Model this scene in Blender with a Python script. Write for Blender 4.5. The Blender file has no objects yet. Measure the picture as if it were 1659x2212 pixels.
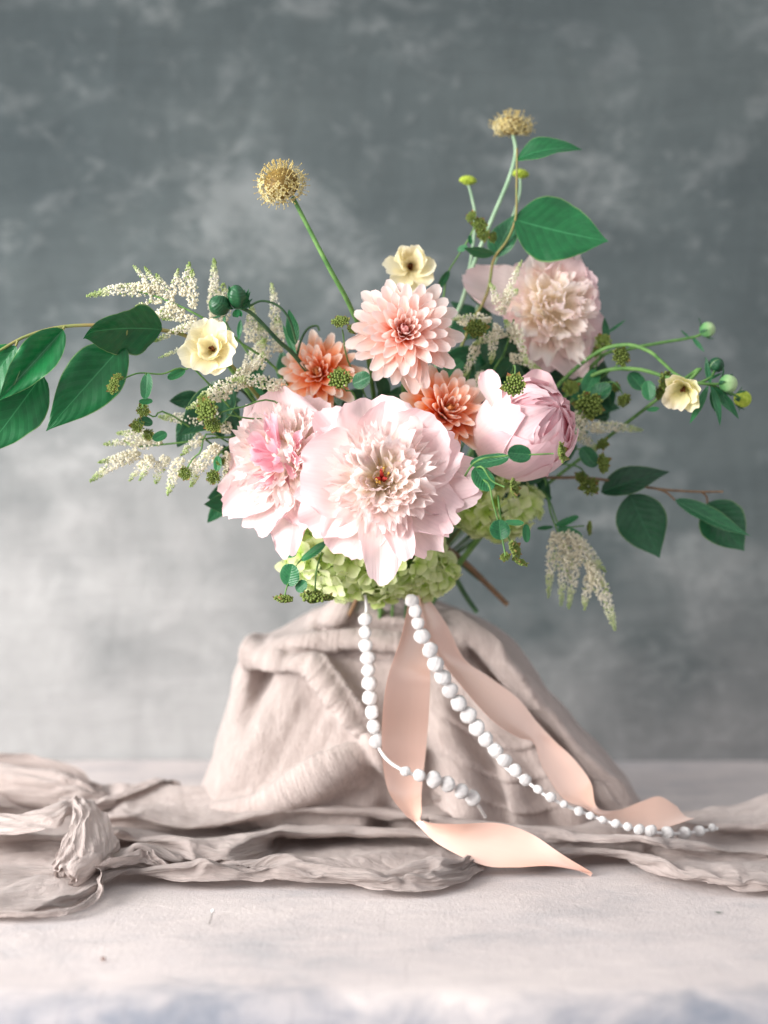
import bpy, math, random
import numpy as np
from mathutils import Vector, Matrix, Quaternion

sc = bpy.context.scene
COL = sc.collection
R = math.radians
rnd = random.Random(7)

# ------------------------------------------------------------------ camera, world, lamps, exposure
K, HC = 3198.0, 0.317          # focal length in units of a 1659 px wide frame; camera height over the table
def A(px, py, d):              # a sight line of the 80 mm lens met at distance d
    return Vector(((px - 829.5) / K * d, d, HC - (py - 1106.0) / K * d))
def S(d): return d / K         # metres per frame unit at distance d

cam = bpy.data.cameras.new("camera")
cam.sensor_fit = 'HORIZONTAL'; cam.sensor_width = 41.5; cam.lens = 80
cam.clip_start = 0.05; cam.clip_end = 50
cam.dof.use_dof = True; cam.dof.focus_distance = 1.25; cam.dof.aperture_fstop = 3.6
co = bpy.data.objects.new("camera", cam); COL.objects.link(co)
co.location = (0, 0, HC); co.rotation_euler = (R(90), 0, 0)
sc.camera = co
sc.render.resolution_x = 768; sc.render.resolution_y = 1024

w = bpy.data.worlds.new("World"); sc.world = w; w.use_nodes = True
def room_light():                # soft light of a pale room: bright from the upper half, dim from the floor
    t = w.node_tree; tc = t.nodes.new('ShaderNodeTexCoord'); sx = t.nodes.new('ShaderNodeSeparateXYZ'); rp = t.nodes.new('ShaderNodeValToRGB')
    t.links.new(tc.outputs['Generated'], sx.inputs[0]); t.links.new(sx.outputs[2], rp.inputs[0]); t.links.new(rp.outputs[0], t.nodes["Background"].inputs[0])
    mp = rp.color_ramp.elements; mp[0].position = 0.0; mp[0].color = (.34, .34, .37, 1); mp[1].position = 0.25; mp[1].color = (.96, .97, 1.0, 1)
    t.nodes["Background"].inputs[1].default_value = 0.68
room_light()

def lamp(name, loc, target, size, sy, power, col, spread=180):
    l = bpy.data.lights.new(name, 'AREA'); l.shape = 'RECTANGLE'; l.size = size; l.size_y = sy
    l.energy = power; l.color = col; l.spread = R(spread)
    o = bpy.data.objects.new(name, l); COL.objects.link(o); o.location = loc
    o.rotation_euler = (Vector(target) - Vector(loc)).to_track_quat('-Z', 'Y').to_euler()
    return o
lamp("window_light", (-1.80, 0.40, 0.66), (-0.10, 1.66, 0.14), 1.5, 1.3, 24, (1.0, 0.975, 0.95), 88)
sc.view_settings.view_transform = 'Standard'; sc.view_settings.look = 'None'
sc.view_settings.exposure = 0.56; sc.view_settings.gamma = 1.0
sc.cycles.use_denoising = True; sc.cycles.denoising_prefilter = "ACCURATE"; sc.cycles.sample_clamp_indirect = 4.0
sc.cycles.max_bounces = 12; sc.cycles.diffuse_bounces = 8; sc.cycles.transmission_bounces = 10; sc.cycles.transparent_max_bounces = 8

# ------------------------------------------------------------------ small maths
def smooth(t):
    t = np.clip(t, 0, 1); return t * t * (3 - 2 * t)
def vnoise(x, y, seed=0):
    x = np.asarray(x, float); y = np.asarray(y, float)
    g = np.random.RandomState(seed).rand(256, 256)
    xi = np.floor(x).astype(int); yi = np.floor(y).astype(int)
    fx = smooth(x - xi); fy = smooth(y - yi)
    a = g[xi % 256, yi % 256]; b = g[(xi + 1) % 256, yi % 256]
    c = g[xi % 256, (yi + 1) % 256]; d = g[(xi + 1) % 256, (yi + 1) % 256]
    return (a * (1 - fx) + b * fx) * (1 - fy) + (c * (1 - fx) + d * fx) * fy - 0.5
def fbm(x, y, seed=0, o=3):
    r = 0; s = 1.0
    for i in range(o):
        r = r + s * vnoise(np.asarray(x) * 2 ** i, np.asarray(y) * 2 ** i, seed + i); s *= 0.5
    return r
def crom(P, n, closed=False):
    P = np.array([list(p) for p in P], float)
    if len(P) == 2:
        t = np.linspace(0, 1, n)[:, None]; return P[0] * (1 - t) + P[1] * t
    Q = np.vstack([2 * P[0] - P[1], P, 2 * P[-1] - P[-2]])
    t = np.linspace(0, len(P) - 1 - 1e-9, n); i = t.astype(int); f = (t - i)[:, None]
    a, b, c, d = Q[i], Q[i + 1], Q[i + 2], Q[i + 3]
    return 0.5 * (2 * b + (c - a) * f + (2 * a - 5 * b + 4 * c - d) * f ** 2 + (3 * b - a - 3 * c + d) * f ** 3)

# ------------------------------------------------------------------ mesh helpers
def mesh(name, V, F, m=None, uv=None, sm=True):
    me = bpy.data.meshes.new(name)
    me.from_pydata([tuple(v) for v in V], [], [tuple(int(i) for i in f) for f in F])
    if uv is not None:
        l = me.uv_layers.new(name="UVMap")
        idx = np.empty(len(me.loops), dtype=np.int32); me.loops.foreach_get("vertex_index", idx)
        l.data.foreach_set("uv", np.asarray(uv, dtype=np.float32)[idx].ravel())
    if sm: me.polygons.foreach_set("use_smooth", [True] * len(me.polygons))
    if m: me.materials.append(m)
    me.update(); return me
def gridf(n, m, wrap=False, off=0):
    i, j = np.meshgrid(np.arange(n - 1), np.arange(m if wrap else m - 1), indexing='ij')
    j2 = (j + 1) % m
    return (np.stack([i * m + j, (i + 1) * m + j, (i + 1) * m + j2, i * m + j2], -1).reshape(-1, 4) + off).tolist()
class Acc:                                   # gathers shapes of ONE part
    def __init__(s): s.V = []; s.F = []; s.U = []; s.n = 0
    def add(s, V, F, U=None):
        V = np.asarray(V, float).reshape(-1, 3)
        s.V.append(V); s.F += [[i + s.n for i in f] for f in F]
        s.U.append(np.zeros((len(V), 2)) if U is None else np.asarray(U, float).reshape(-1, 2)); s.n += len(V)
        return s
    def grid(s, P, wrap=False, U=None):
        n, m = P.shape[:2]
        if U is None:
            a, b = np.meshgrid(np.linspace(0, 1, n), np.linspace(0, 1, m), indexing='ij'); U = np.stack([b, a], -1)
        return s.add(P, gridf(n, m, wrap), U)
    def tube(s, pts, r0, r1=None, sides=7, n=None, cap=True):
        r1 = r0 if r1 is None else r1
        n = n or max(6, 4 * len(pts)); C = crom(pts, n)
        T = np.gradient(C, axis=0); T /= np.linalg.norm(T, axis=1)[:, None] + 1e-12
        up = np.array([0.31, 0.77, 0.55]); X = np.cross(T, up); X /= np.linalg.norm(X, axis=1)[:, None] + 1e-12
        Y = np.cross(T, X); th = np.linspace(0, 2 * np.pi, sides, endpoint=False)
        r = np.linspace(r0, r1, n)[:, None, None]
        P = C[:, None] + r * (np.cos(th)[None, :, None] * X[:, None] + np.sin(th)[None, :, None] * Y[:, None])
        k = s.n; s.grid(P, True)
        if cap:
            s.F += [[k + j for j in range(sides)][::-1], [k + (n - 1) * sides + j for j in range(sides)]]
        return s
    def ball(s, c, r, seg=8, rings=5, U=None, sq=(1, 1, 1), rot=None):
        th = np.linspace(0, 2 * np.pi, seg, endpoint=False); ph = np.linspace(0.02, np.pi - 0.02, rings)
        P = np.stack([np.sin(ph)[:, None] * np.cos(th), np.sin(ph)[:, None] * np.sin(th), np.cos(ph)[:, None] * np.ones(seg)], -1)
        P = P * r * np.array(sq)
        if rot is not None: P = P @ np.array(rot.to_3x3()).T
        return s.grid(P + np.array(list(c)), True, None if U is None else np.tile(U, (rings * seg, 1)))
    def mesh(s, name, m, sm=True): return mesh(name, np.vstack(s.V), s.F, m, np.vstack(s.U), sm)

def link(name, data, parent=None, M=None):
    o = bpy.data.objects.new(name, data); COL.objects.link(o)
    if parent: o.parent = parent
    if M is not None: o.matrix_local = M
    return o
def tag(o, label, cat, group=None):
    o['label'] = label; o['category'] = cat
    if group: o['group'] = group
    return o
def struct(o): o['kind'] = 'structure'; return o
def thing(name, label, cat, group=None, M=None):
    return tag(link(name, None, None, M), label, cat, group)
def facing(loc, n, roll=0.0):                # local +Z looks along n, local +Y stays as upright as it can
    n = Vector(n).normalized(); up = Vector((0, 0, 1))
    if abs(n.z) > 0.97: up = Vector((0, 1, 0))
    x = up.cross(n).normalized(); y = n.cross(x)
    M = Matrix((x, y, n)).transposed().to_4x4() @ Matrix.Rotation(roll, 4, 'Z')
    return Matrix.Translation(loc) @ M

# ------------------------------------------------------------------ materials
def lin(h):
    h = h.lstrip('#'); c = [int(h[i:i + 2], 16) / 255 for i in (0, 2, 4)]
    return tuple(x / 12.92 if x < 0.04045 else ((x + 0.055) / 1.055) ** 2.4 for x in c) + (1,)
class N:
    def __init__(s, name):
        s.m = bpy.data.materials.new(name); s.m.use_nodes = True; s.t = s.m.node_tree
        for n in list(s.t.nodes): s.t.nodes.remove(n)
        s.out = s.n('ShaderNodeOutputMaterial')
    def n(s, t, **k):
        x = s.t.nodes.new(t)
        for a, b in k.items():
            if a[0] == 'i': x.inputs[int(a[1:])].default_value = b
            else: setattr(x, a, b)
        return x
    def l(s, a, b): s.t.links.new(a, b)
    def ramp(s, fac, stops, interp='LINEAR'):
        r = s.n('ShaderNodeValToRGB'); r.color_ramp.interpolation = interp; e = r.color_ramp.elements
        while len(e) < len(stops): e.new(0.5)
        for el, (p, c) in zip(e, stops):
            el.position = p; el.color = lin(c) if isinstance(c, str) else c
        s.l(fac, r.inputs[0]); return r.outputs[0]
    def math(s, op, a, b=None):
        x = s.n('ShaderNodeMath', operation=op)
        for i, v in enumerate((a, b)):
            if v is None: continue
            if isinstance(v, (int, float)): x.inputs[i].default_value = v
            else: s.l(v, x.inputs[i])
        return x.outputs[0]
    def noise(s, vec, scale, detail=3, rough=0.5, dist=0.0):
        x = s.n('ShaderNodeTexNoise'); x.inputs['Scale'].default_value = scale; x.inputs['Detail'].default_value = detail
        x.inputs['Roughness'].default_value = rough; x.inputs['Distortion'].default_value = dist
        s.l(vec, x.inputs['Vector']); return x.outputs['Fac']
    def mapping(s, vec, scale=(1, 1, 1), rot=(0, 0, 0), loc=(0, 0, 0)):
        x = s.n('ShaderNodeMapping'); x.inputs['Scale'].default_value = scale; x.inputs['Rotation'].default_value = rot
        x.inputs['Location'].default_value = loc
        s.l(vec, x.inputs[0]); return x.outputs[0]
    def mix(s, fac, a, b, mode='MIX'):
        x = s.n('ShaderNodeMix', data_type='RGBA', blend_type=mode)
        for i, v in ((0, fac), (6, a), (7, b)):
            if isinstance(v, (int, float)): x.inputs[i].default_value = v
            elif isinstance(v, tuple): x.inputs[i].default_value = v
            else: s.l(v, x.inputs[i])
        return x.outputs[2]
    def bump(s, h, strength, dist=0.002):
        x = s.n('ShaderNodeBump'); x.inputs['Strength'].default_value = strength; x.inputs['Distance'].default_value = dist
        s.l(h, x.inputs['Height']); return x.outputs[0]
    def pbsdf(s, col, rough=0.6, spec=0.3, normal=None, sheen=0.0):
        p = s.n('ShaderNodeBsdfPrincipled')
        if isinstance(col, tuple): p.inputs['Base Color'].default_value = col
        else: s.l(col, p.inputs['Base Color'])
        p.inputs['Roughness'].default_value = rough; p.inputs['Specular IOR Level'].default_value = spec
        p.inputs['Sheen Weight'].default_value = sheen
        if normal: s.l(normal, p.inputs['Normal'])
        return p
    def done(s, sh, trans=0.0, tcol=None):
        if trans:
            t = s.n('ShaderNodeBsdfTranslucent'); x = s.n('ShaderNodeMixShader'); x.inputs[0].default_value = trans
            if isinstance(tcol, tuple): t.inputs[0].default_value = tcol
            else: s.l(tcol, t.inputs[0])
            s.l(sh.outputs[0], x.inputs[1]); s.l(t.outputs[0], x.inputs[2]); sh = x
        s.l(sh.outputs[0], s.out.inputs[0]); return s.m

def petal_mat(name, stops, trans=0.33, var=0.10, streak=0.24, rough=0.6):
    n = N(name); uv = n.n('ShaderNodeUVMap').outputs[0]; oi = n.n('ShaderNodeObjectInfo').outputs['Random']
    sx = n.n('ShaderNodeSeparateXYZ'); n.l(uv, sx.inputs[0])
    off = n.n('ShaderNodeCombineXYZ'); n.l(oi, off.inputs[2])
    ad = n.n('ShaderNodeVectorMath', operation='ADD'); n.l(uv, ad.inputs[0]); n.l(off.outputs[0], ad.inputs[1])
    st = n.noise(n.mapping(ad.outputs[0], (30, 2.0, 40)), 1.0, 3, 0.6)
    blot = n.noise(n.mapping(ad.outputs[0], (3, 3, 40)), 1.0, 2)
    v = n.math('ADD', sx.outputs[1], n.math('MULTIPLY', n.math('SUBTRACT', blot, 0.5), 0.35))
    v = n.math('ADD', v, n.math('MULTIPLY', n.math('SUBTRACT', oi, 0.5), var * 2))
    c = n.ramp(v, stops)
    hs = n.n('ShaderNodeHueSaturation'); n.l(c, hs.inputs['Color'])
    n.l(n.math('ADD', 1.0 - streak / 2, n.math('MULTIPLY', st, streak)), hs.inputs['Value'])
    p = n.pbsdf(hs.outputs[0], rough, 0.25, n.bump(st, 0.6, 0.0009), 0.15)
    return n.done(p, trans, hs.outputs[0])
def plain_mat(name, a, b, scale=60, rough=0.6, trans=0.0, spec=0.3, bump=0.2):
    n = N(name); tc = n.n('ShaderNodeTexCoord').outputs['Object']
    no = n.noise(tc, scale, 3); c = n.ramp(no, [(0.3, a), (0.7, b)])
    return n.done(n.pbsdf(c, rough, spec, n.bump(no, bump, 0.001)), trans, c)
def leaf_mat(name, dark, light, back, vein):
    n = N(name); uv = n.n('ShaderNodeUVMap').outputs[0]; oi = n.n('ShaderNodeObjectInfo').outputs['Random']
    sx = n.n('ShaderNodeSeparateXYZ'); n.l(uv, sx.inputs[0])
    au = n.math('ABSOLUTE', n.math('SUBTRACT', sx.outputs[0], 0.5))
    ph = n.math('MULTIPLY', n.math('SUBTRACT', sx.outputs[1], n.math('MULTIPLY', au, 0.55)), 8.5)
    fr = n.math('ABSOLUTE', n.math('SUBTRACT', n.math('FRACT', ph), 0.5))
    side = n.math('LESS_THAN', fr, 0.035); mid = n.math('LESS_THAN', au, 0.012)
    vn = n.math('MAXIMUM', n.math('MULTIPLY', side, 0.13), n.math('MULTIPLY', mid, 0.6))
    no = n.noise(n.mapping(uv, (7, 9, 1)), 1.0, 4, 0.6)
    t = n.math('ADD', n.math('MULTIPLY', no, 0.8), n.math('MULTIPLY', oi, 0.35))
    c = n.ramp(t, [(0.30, dark), (0.85, light)])
    spot = n.noise(n.mapping(uv, (19, 34, 1)), 1.0, 4, 0.7); c = n.mix(n.math('MULTIPLY', n.math('LESS_THAN', spot, 0.33), 0.5), c, lin('#4a5a24'))
    edge = n.math('GREATER_THAN', au, 0.482); c = n.mix(n.math('MULTIPLY', edge, 0.45), c, lin('#8fae6c'))
    c = n.mix(vn, c, lin(vein))
    geo = n.n('ShaderNodeNewGeometry').outputs['Backfacing']
    c2 = n.mix(geo, c, n.mix(n.math('MULTIPLY', vn, 0.5), lin(back), lin(vein)))
    hgt = n.math('ADD', n.math('MULTIPLY', fr, 1.0), n.math('MULTIPLY', no, 0.4))
    p = n.pbsdf(c2, 0.40, 0.5, n.bump(hgt, 0.32, 0.0014))
    return n.done(p, 0.16, c2)

M_guard = petal_mat("peony_guard", [(0.0, '#faf3e6'), (0.25, '#fbf0ea'), (0.6, '#fae7e5'), (1.0, '#f6dadd')], trans=.4)
M_oid = petal_mat("peony_petaloid", [(0.0, '#f8e6ae'), (0.20, '#fdf4de'), (0.6, '#fef5f0'), (1.0, '#fdeeec')], var=0.16, trans=.52)
M_pinkcore = petal_mat("peony_pink_core", [(0.0, '#f8c6d2'), (0.6, '#f6bccb'), (1.0, '#fadde3')], trans=.45)
M_budp = petal_mat("peony_bud_petal", [(0.0, '#fbeee6'), (0.5, '#fae4e3'), (1.0, '#f7d5da')], trans=.35)
M_budcore = petal_mat("peony_bud_core", [(0.0, '#f3bcc6'), (0.6, '#f3bac4'), (1.0, '#f8d8dc')], trans=.4)
M_oidback = petal_mat("peony_back_petaloid", [(0.0, (0.98, 0.88, 0.66, 1)), (0.30, (0.99, 0.92, 0.80, 1)), (0.8, '#fef4ee'), (1.0, '#fbe9e6')], var=0.16, trans=.52)
M_dah = petal_mat("dahlia_petal", [(0.0, '#ef7a1a'), (0.34, '#f59c62'), (0.56, '#fbd5c6'), (1.0, '#fef0ec')], var=0.05, trans=.42)
M_dahc = petal_mat("dahlia_centre_petal", [(0.0, '#ef9f78'), (0.5, '#f0a9a2'), (1.0, '#f5c6c4')], var=0.05)
M_dah2 = petal_mat("orange_dahlia_petal", [(0.0, (0.85, 0.16, 0.003, 1)), (0.44, (0.88, 0.22, 0.03, 1)), (0.68, (0.94, 0.47, 0.27, 1)), (1.0, (0.99, 0.87, 0.79, 1))], var=0.07, trans=.42)
M_dah2c = petal_mat("orange_dahlia_core", [(0.0, '#c26f1e'), (0.6, '#d98a35'), (1.0, '#e5a36a')])
M_ran = petal_mat("ranunculus_petal", [(0.0, (0.74, 0.63, 0.26, 1)), (0.25, (0.91, 0.84, 0.58, 1)), (0.6, (0.94, 0.88, 0.64, 1)), (1.0, (0.95, 0.90, 0.71, 1))], var=0.1, trans=.4)
M_ranp = petal_mat("small_ranunculus_petal", [(0.0, '#d9d07e'), (0.5, '#f1ecbc'), (1.0, '#f7ecd4')], var=0.25)
M_scab = petal_mat("scabiosa_floret", [(0.0, '#b89a4a'), (0.4, '#dccb86'), (1.0, '#ece0ae')], var=0.3)
M_scabpin = plain_mat("scabiosa_pin", '#a58a45', '#dccb8c', 300)
M_scabcore = plain_mat("scabiosa_core", '#5a4522', '#94793a', 260)
M_hyd = petal_mat("hydrangea_petal", [(0.0, '#aacb50'), (0.35, '#cfe08e'), (1.0, '#e8efbe')], var=0.35, trans=0.35)
M_brown = plain_mat("brown_stamen", '#3a1a0c', '#7a4422', 300)
M_yell = plain_mat("yellow_stamen", '#d7b24a', '#efd780', 300)
M_red = plain_mat("red_carpel", '#b4303a', '#d55a4a', 200)
M_stem = plain_mat("green_stem", '#3f6a34', '#6d9450', 90)
M_pale = plain_mat("pale_green_stem", '#86a886', '#a8c2a2', 90)
M_dstem = plain_mat("dark_stem", '#2c4a34', '#48663f', 90)
M_bstem = plain_mat("brown_stem", '#6a5240', '#8c6e50', 120)
M_twig = plain_mat("olive_twig", '#7c8a50', '#94794c', 60)
M_leaf = leaf_mat("large_leaf", '#0a5029', '#136b36', '#5f9a78', '#3f8e5a')
M_leafd = leaf_mat("dark_leaf", '#0d3a22', '#205c36', '#3c6a52', '#2f6a48')
M_leafb = leaf_mat("blue_leaf", '#155030', '#2f7c48', '#5a9070', '#5f9a6c')
M_bup = plain_mat("bupleurum_floret", '#5c7030', '#8c9c4c', 500, bump=0.6)
M_bract = petal_mat("bupleurum_bract", [(0.0, '#587a3a'), (0.55, '#76903f'), (0.82, '#8c7c40'), (1.0, '#96583c')], trans=0.25)
M_ast = petal_mat("astilbe_bead", [(0.0, '#fbf7e8'), (0.66, '#fdfaf0'), (0.86, '#e6edc4'), (1.0, '#b2ca78')], trans=0.6, var=0.0)
M_budg = petal_mat("green_bud", [(0.0, '#3c7a44'), (0.5, '#6aa062'), (1.0, '#b9d29c')], trans=0.15, var=0.05)
M_calyx = leaf_mat("calyx_sepal", '#17452c', '#2f6b42', '#3c6e4c', '#4c8a5a')
M_lime = plain_mat("lime_bud", '#8fa62a', '#bccb50', 400, bump=0.8)

# ------------------------------------------------------------------ the setting: painted backdrop wall and plastered table
WALLY = 1.90
def wall_mat():
    n = N("painted_backdrop"); g = n.n('ShaderNodeNewGeometry').outputs['Position']
    big = n.noise(n.mapping(g, (1.6, 1, 2.2)), 1.0, 3, 0.55)
    mid = n.noise(n.mapping(g, (8, 1, 11), (0, R(14), 0)), 1.0, 6, 0.68, 0.9)
    sm = n.noise(n.mapping(g, (20, 1, 24)), 1.0, 4, 0.6, 0.8)
    brush = n.noise(n.mapping(g, (5, 1, 60), (0, R(-7), 0)), 1.0, 5, 0.7, 1.5)
    vert = n.noise(n.mapping(g, (16, 1, 4.5), (0, R(6), 0)), 1.0, 6, 0.72, 1.6)
    c = n.ramp(big, [(0.30, '#454d4f'), (0.70, '#5f6666')])
    smear = n.ramp(n.math('ADD', n.math('MULTIPLY', mid, 0.75), n.math('MULTIPLY', sm, 0.35)), [(0.58, (0, 0, 0, 1)), (0.80, (1, 1, 1, 1))])
    c = n.mix(n.math('MULTIPLY', smear, 0.36), c, lin('#9fa2a2'))
    chalk = n.noise(n.mapping(g, (5.2, 1, 7.0), (0, R(-18), 0), (4, 0, 2)), 1.0, 8, 0.76, 0.3); rub = n.noise(n.mapping(g, (26, 1, 40), (0, R(25), 0)), 1.0, 5, 0.7, 1.0)
    cm = n.ramp(n.math('ADD', n.math('MULTIPLY', chalk, 0.8), n.math('MULTIPLY', rub, 0.28)), [(0.575, (0, 0, 0, 1)), (0.69, (1, 1, 1, 1))])
    c = n.mix(n.math('MULTIPLY', cm, 0.26), c, lin('#a9acab'))
    dk = n.noise(n.mapping(g, (2.6, 1, 7), (0, R(12), 0), (9, 0, 5)), 1.0, 7, 0.7, 0.6); c = n.mix(0.45, c, n.ramp(dk, [(0.36, (0.66, 0.69, 0.72, 1)), (0.56, (1, 1, 1, 1))]), 'MULTIPLY')
    sz = n.n('ShaderNodeSeparateXYZ'); n.l(g, sz.inputs[0])       # patchy paler paint low down; its sideways tilt is light falloff painted in
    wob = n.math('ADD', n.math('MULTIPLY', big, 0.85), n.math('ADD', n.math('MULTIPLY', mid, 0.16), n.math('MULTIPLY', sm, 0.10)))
    wash_falloff = n.ramp(n.math('SUBTRACT', n.math('ADD', wob, 0.12), n.math('ADD', n.math('MULTIPLY', sz.outputs[2], 1.05), n.math('MULTIPLY', sz.outputs[0], 0.22))), [(0.32, (0, 0, 0, 1)), (0.60, (1, 1, 1, 1))])
    c = n.mix(n.math('MULTIPLY', wash_falloff, 0.55), c, lin('#bab7b6'))
    k = n.math('ADD', 0.66, n.math('ADD', n.math('MULTIPLY', brush, 0.22), n.math('MULTIPLY', vert, 0.46)))
    hs = n.n('ShaderNodeHueSaturation'); n.l(c, hs.inputs['Color']); n.l(k, hs.inputs['Value'])
    h = n.math('ADD', n.math('MULTIPLY', brush, 0.6), n.math('ADD', mid, n.math('MULTIPLY', sm, 0.5)))
    return n.done(n.pbsdf(hs.outputs[0], 0.9, 0.15, n.bump(h, 0.5, 0.006)))
def table_mat():
    n = N("plaster_table"); g = n.n('ShaderNodeNewGeometry').outputs['Position']
    big = n.noise(n.mapping(g, (5, 8, 5)), 1.0, 4, 0.6, 0.4)
    mid = n.noise(n.mapping(g, (22, 30, 22), (0, 0, R(12))), 1.0, 4, 0.6, 0.5)
    scr = n.noise(n.mapping(g, (260, 14, 14), (0, 0, R(50))), 1.0, 3, 0.6, 0.4); grit = n.noise(g, 330, 4, 0.75); grit2 = n.noise(g, 1400, 2, 0.6)
    c = n.ramp(n.math('ADD', n.math('MULTIPLY', big, 0.65), n.math('MULTIPLY', mid, 0.4)), [(0.34, '#b2aeaf'), (0.52, '#c9c0be'), (0.72, '#d6ccc8')])
    sy = n.n('ShaderNodeSeparateXYZ'); n.l(g, sy.inputs[0])      # rubbed blue grey paint at the front edge, with its shade painted in
    worn_shade = n.ramp(n.math('SUBTRACT', n.math('ADD', sy.outputs[1], n.math('MULTIPLY', n.math('ADD', mid, big), 0.08)), 0.5), [(0.52, (1, 1, 1, 1)), (0.575, (0, 0, 0, 1))])
    c = n.mix(worn_shade, c, lin('#80848e'))
    pit = n.ramp(grit, [(0.27, (0.62, 0.6, 0.6, 1)), (0.36, (1, 1, 1, 1))])
    c = n.mix(0.8, c, pit, 'MULTIPLY')
    c = n.mix(0.35, c, n.ramp(scr, [(0.30, (0.72, 0.71, 0.72, 1)), (0.42, (1, 1, 1, 1))]), 'MULTIPLY')
    h = n.math('ADD', n.math('MULTIPLY', grit, 0.9), n.math('ADD', n.math('MULTIPLY', grit2, 0.25), n.math('MULTIPLY', mid, 1.6)))
    return n.done(n.pbsdf(c, 0.85, 0.2, n.bump(h, 0.55, 0.0016)))
def build_setting():
    xs = np.linspace(-1.6, 1.6, 60); zs = np.linspace(-0.5, 1.5, 40)
    X, Z = np.meshgrid(xs, zs, indexing='ij')
    Y = WALLY + 0.006 * fbm(X * 3, Z * 4, 3)
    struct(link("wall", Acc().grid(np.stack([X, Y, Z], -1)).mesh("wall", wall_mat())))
    prof = [(WALLY - 0.006, 0.0)] + [(y, 0) for y in np.linspace(1.85, 1.0, 60)]
    for a in np.linspace(0, 80, 9): prof.append((0.992 - 0.05 * math.sin(R(a)), -0.05 + 0.05 * math.cos(R(a))))
    prof += [(0.935 - 0.004 * i, -0.05 - 0.06 * i) for i in range(1, 8)]
    P = np.array(prof); xs = np.linspace(-1.3, 1.3, 160)
    V = np.zeros((len(xs), len(P), 3)); V[..., 0] = xs[:, None]; V[..., 1] = P[:, 0]; V[..., 2] = P[:, 1]
    V[..., 2] += 0.0022 * fbm(V[..., 0] * 9, V[..., 1] * 12, 11) - 0.001
    V[..., 1] += np.where(V[..., 1] < 0.99, 0.006 * fbm(V[..., 0] * 6, V[..., 2] * 10, 12), 0)
    struct(link("tabletop", Acc().grid(V).mesh("tabletop", table_mat())))
build_setting()

# ------------------------------------------------------------------ the gauze cloth
def cloth_mat():
    n = N("gauze"); uv = n.n('ShaderNodeUVMap').outputs[0]
    cr = n.noise(n.mapping(uv, (45, 260, 1)), 1.0, 5, 0.7, 1.6)      # crinkle along the length
    wv = n.noise(n.mapping(uv, (900, 900, 1)), 1.0, 2, 0.6)
    md = n.noise(n.mapping(uv, (40, 70, 1)), 1.0, 3)
    c = n.ramp(n.math('ADD', n.math('MULTIPLY', cr, 0.6), n.math('MULTIPLY', md, 0.4)), [(0.3, '#bcaca6'), (0.7, '#d0c2bc')])
    hs = n.n('ShaderNodeHueSaturation'); n.l(c, hs.inputs['Color'])
    n.l(n.math('ADD', 0.84, n.math('ADD', n.math('MULTIPLY', wv, 0.22), n.math('MULTIPLY', cr, 0.20))), hs.inputs['Value'])
    h = n.math('ADD', n.math('MULTIPLY', cr, 1.0), n.math('ADD', n.math('MULTIPLY', wv, 0.35), n.math('MULTIPLY', md, 0.5)))
    p = n.pbsdf(hs.outputs[0], 0.9, 0.1, n.bump(h, 0.9, 0.0036), 0.3)
    return n.done(p, 0.22, hs.outputs[0])
M_cloth = cloth_mat()

def ridge(px, py, pts, step=0):
    """height of a fold whose crest runs through pts = (px, py, height, width); step: +1/-1 falls away sharply on one side"""
    pts = np.array(crom(pts, 6 * len(pts)))
    best = np.full(px.shape, 1e9); H = np.zeros(px.shape)
    for a, b in zip(pts[:-1], pts[1:]):
        d = b[:2] - a[:2]; L2 = d @ d + 1e-9
        t = np.clip(((px - a[0]) * d[0] + (py - a[1]) * d[1]) / L2, 0, 1)
        dx = px - a[0] - t * d[0]; dy = py - a[1] - t * d[1]
        D = np.hypot(dx, dy); sgn = np.sign(d[0] * dy - d[1] * dx)
        h = a[2] + (b[2] - a[2]) * t; wd = a[3] + (b[3] - a[3]) * t
        if step: wd = np.where(sgn * step > 0, wd, wd * 0.18)
        v = h * np.exp(-(D / wd) ** 2 * (1 if not step else 0.8))
        m = D < best; best = np.where(m, D, best); H = np.where(m, v, H)
    return H

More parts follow.
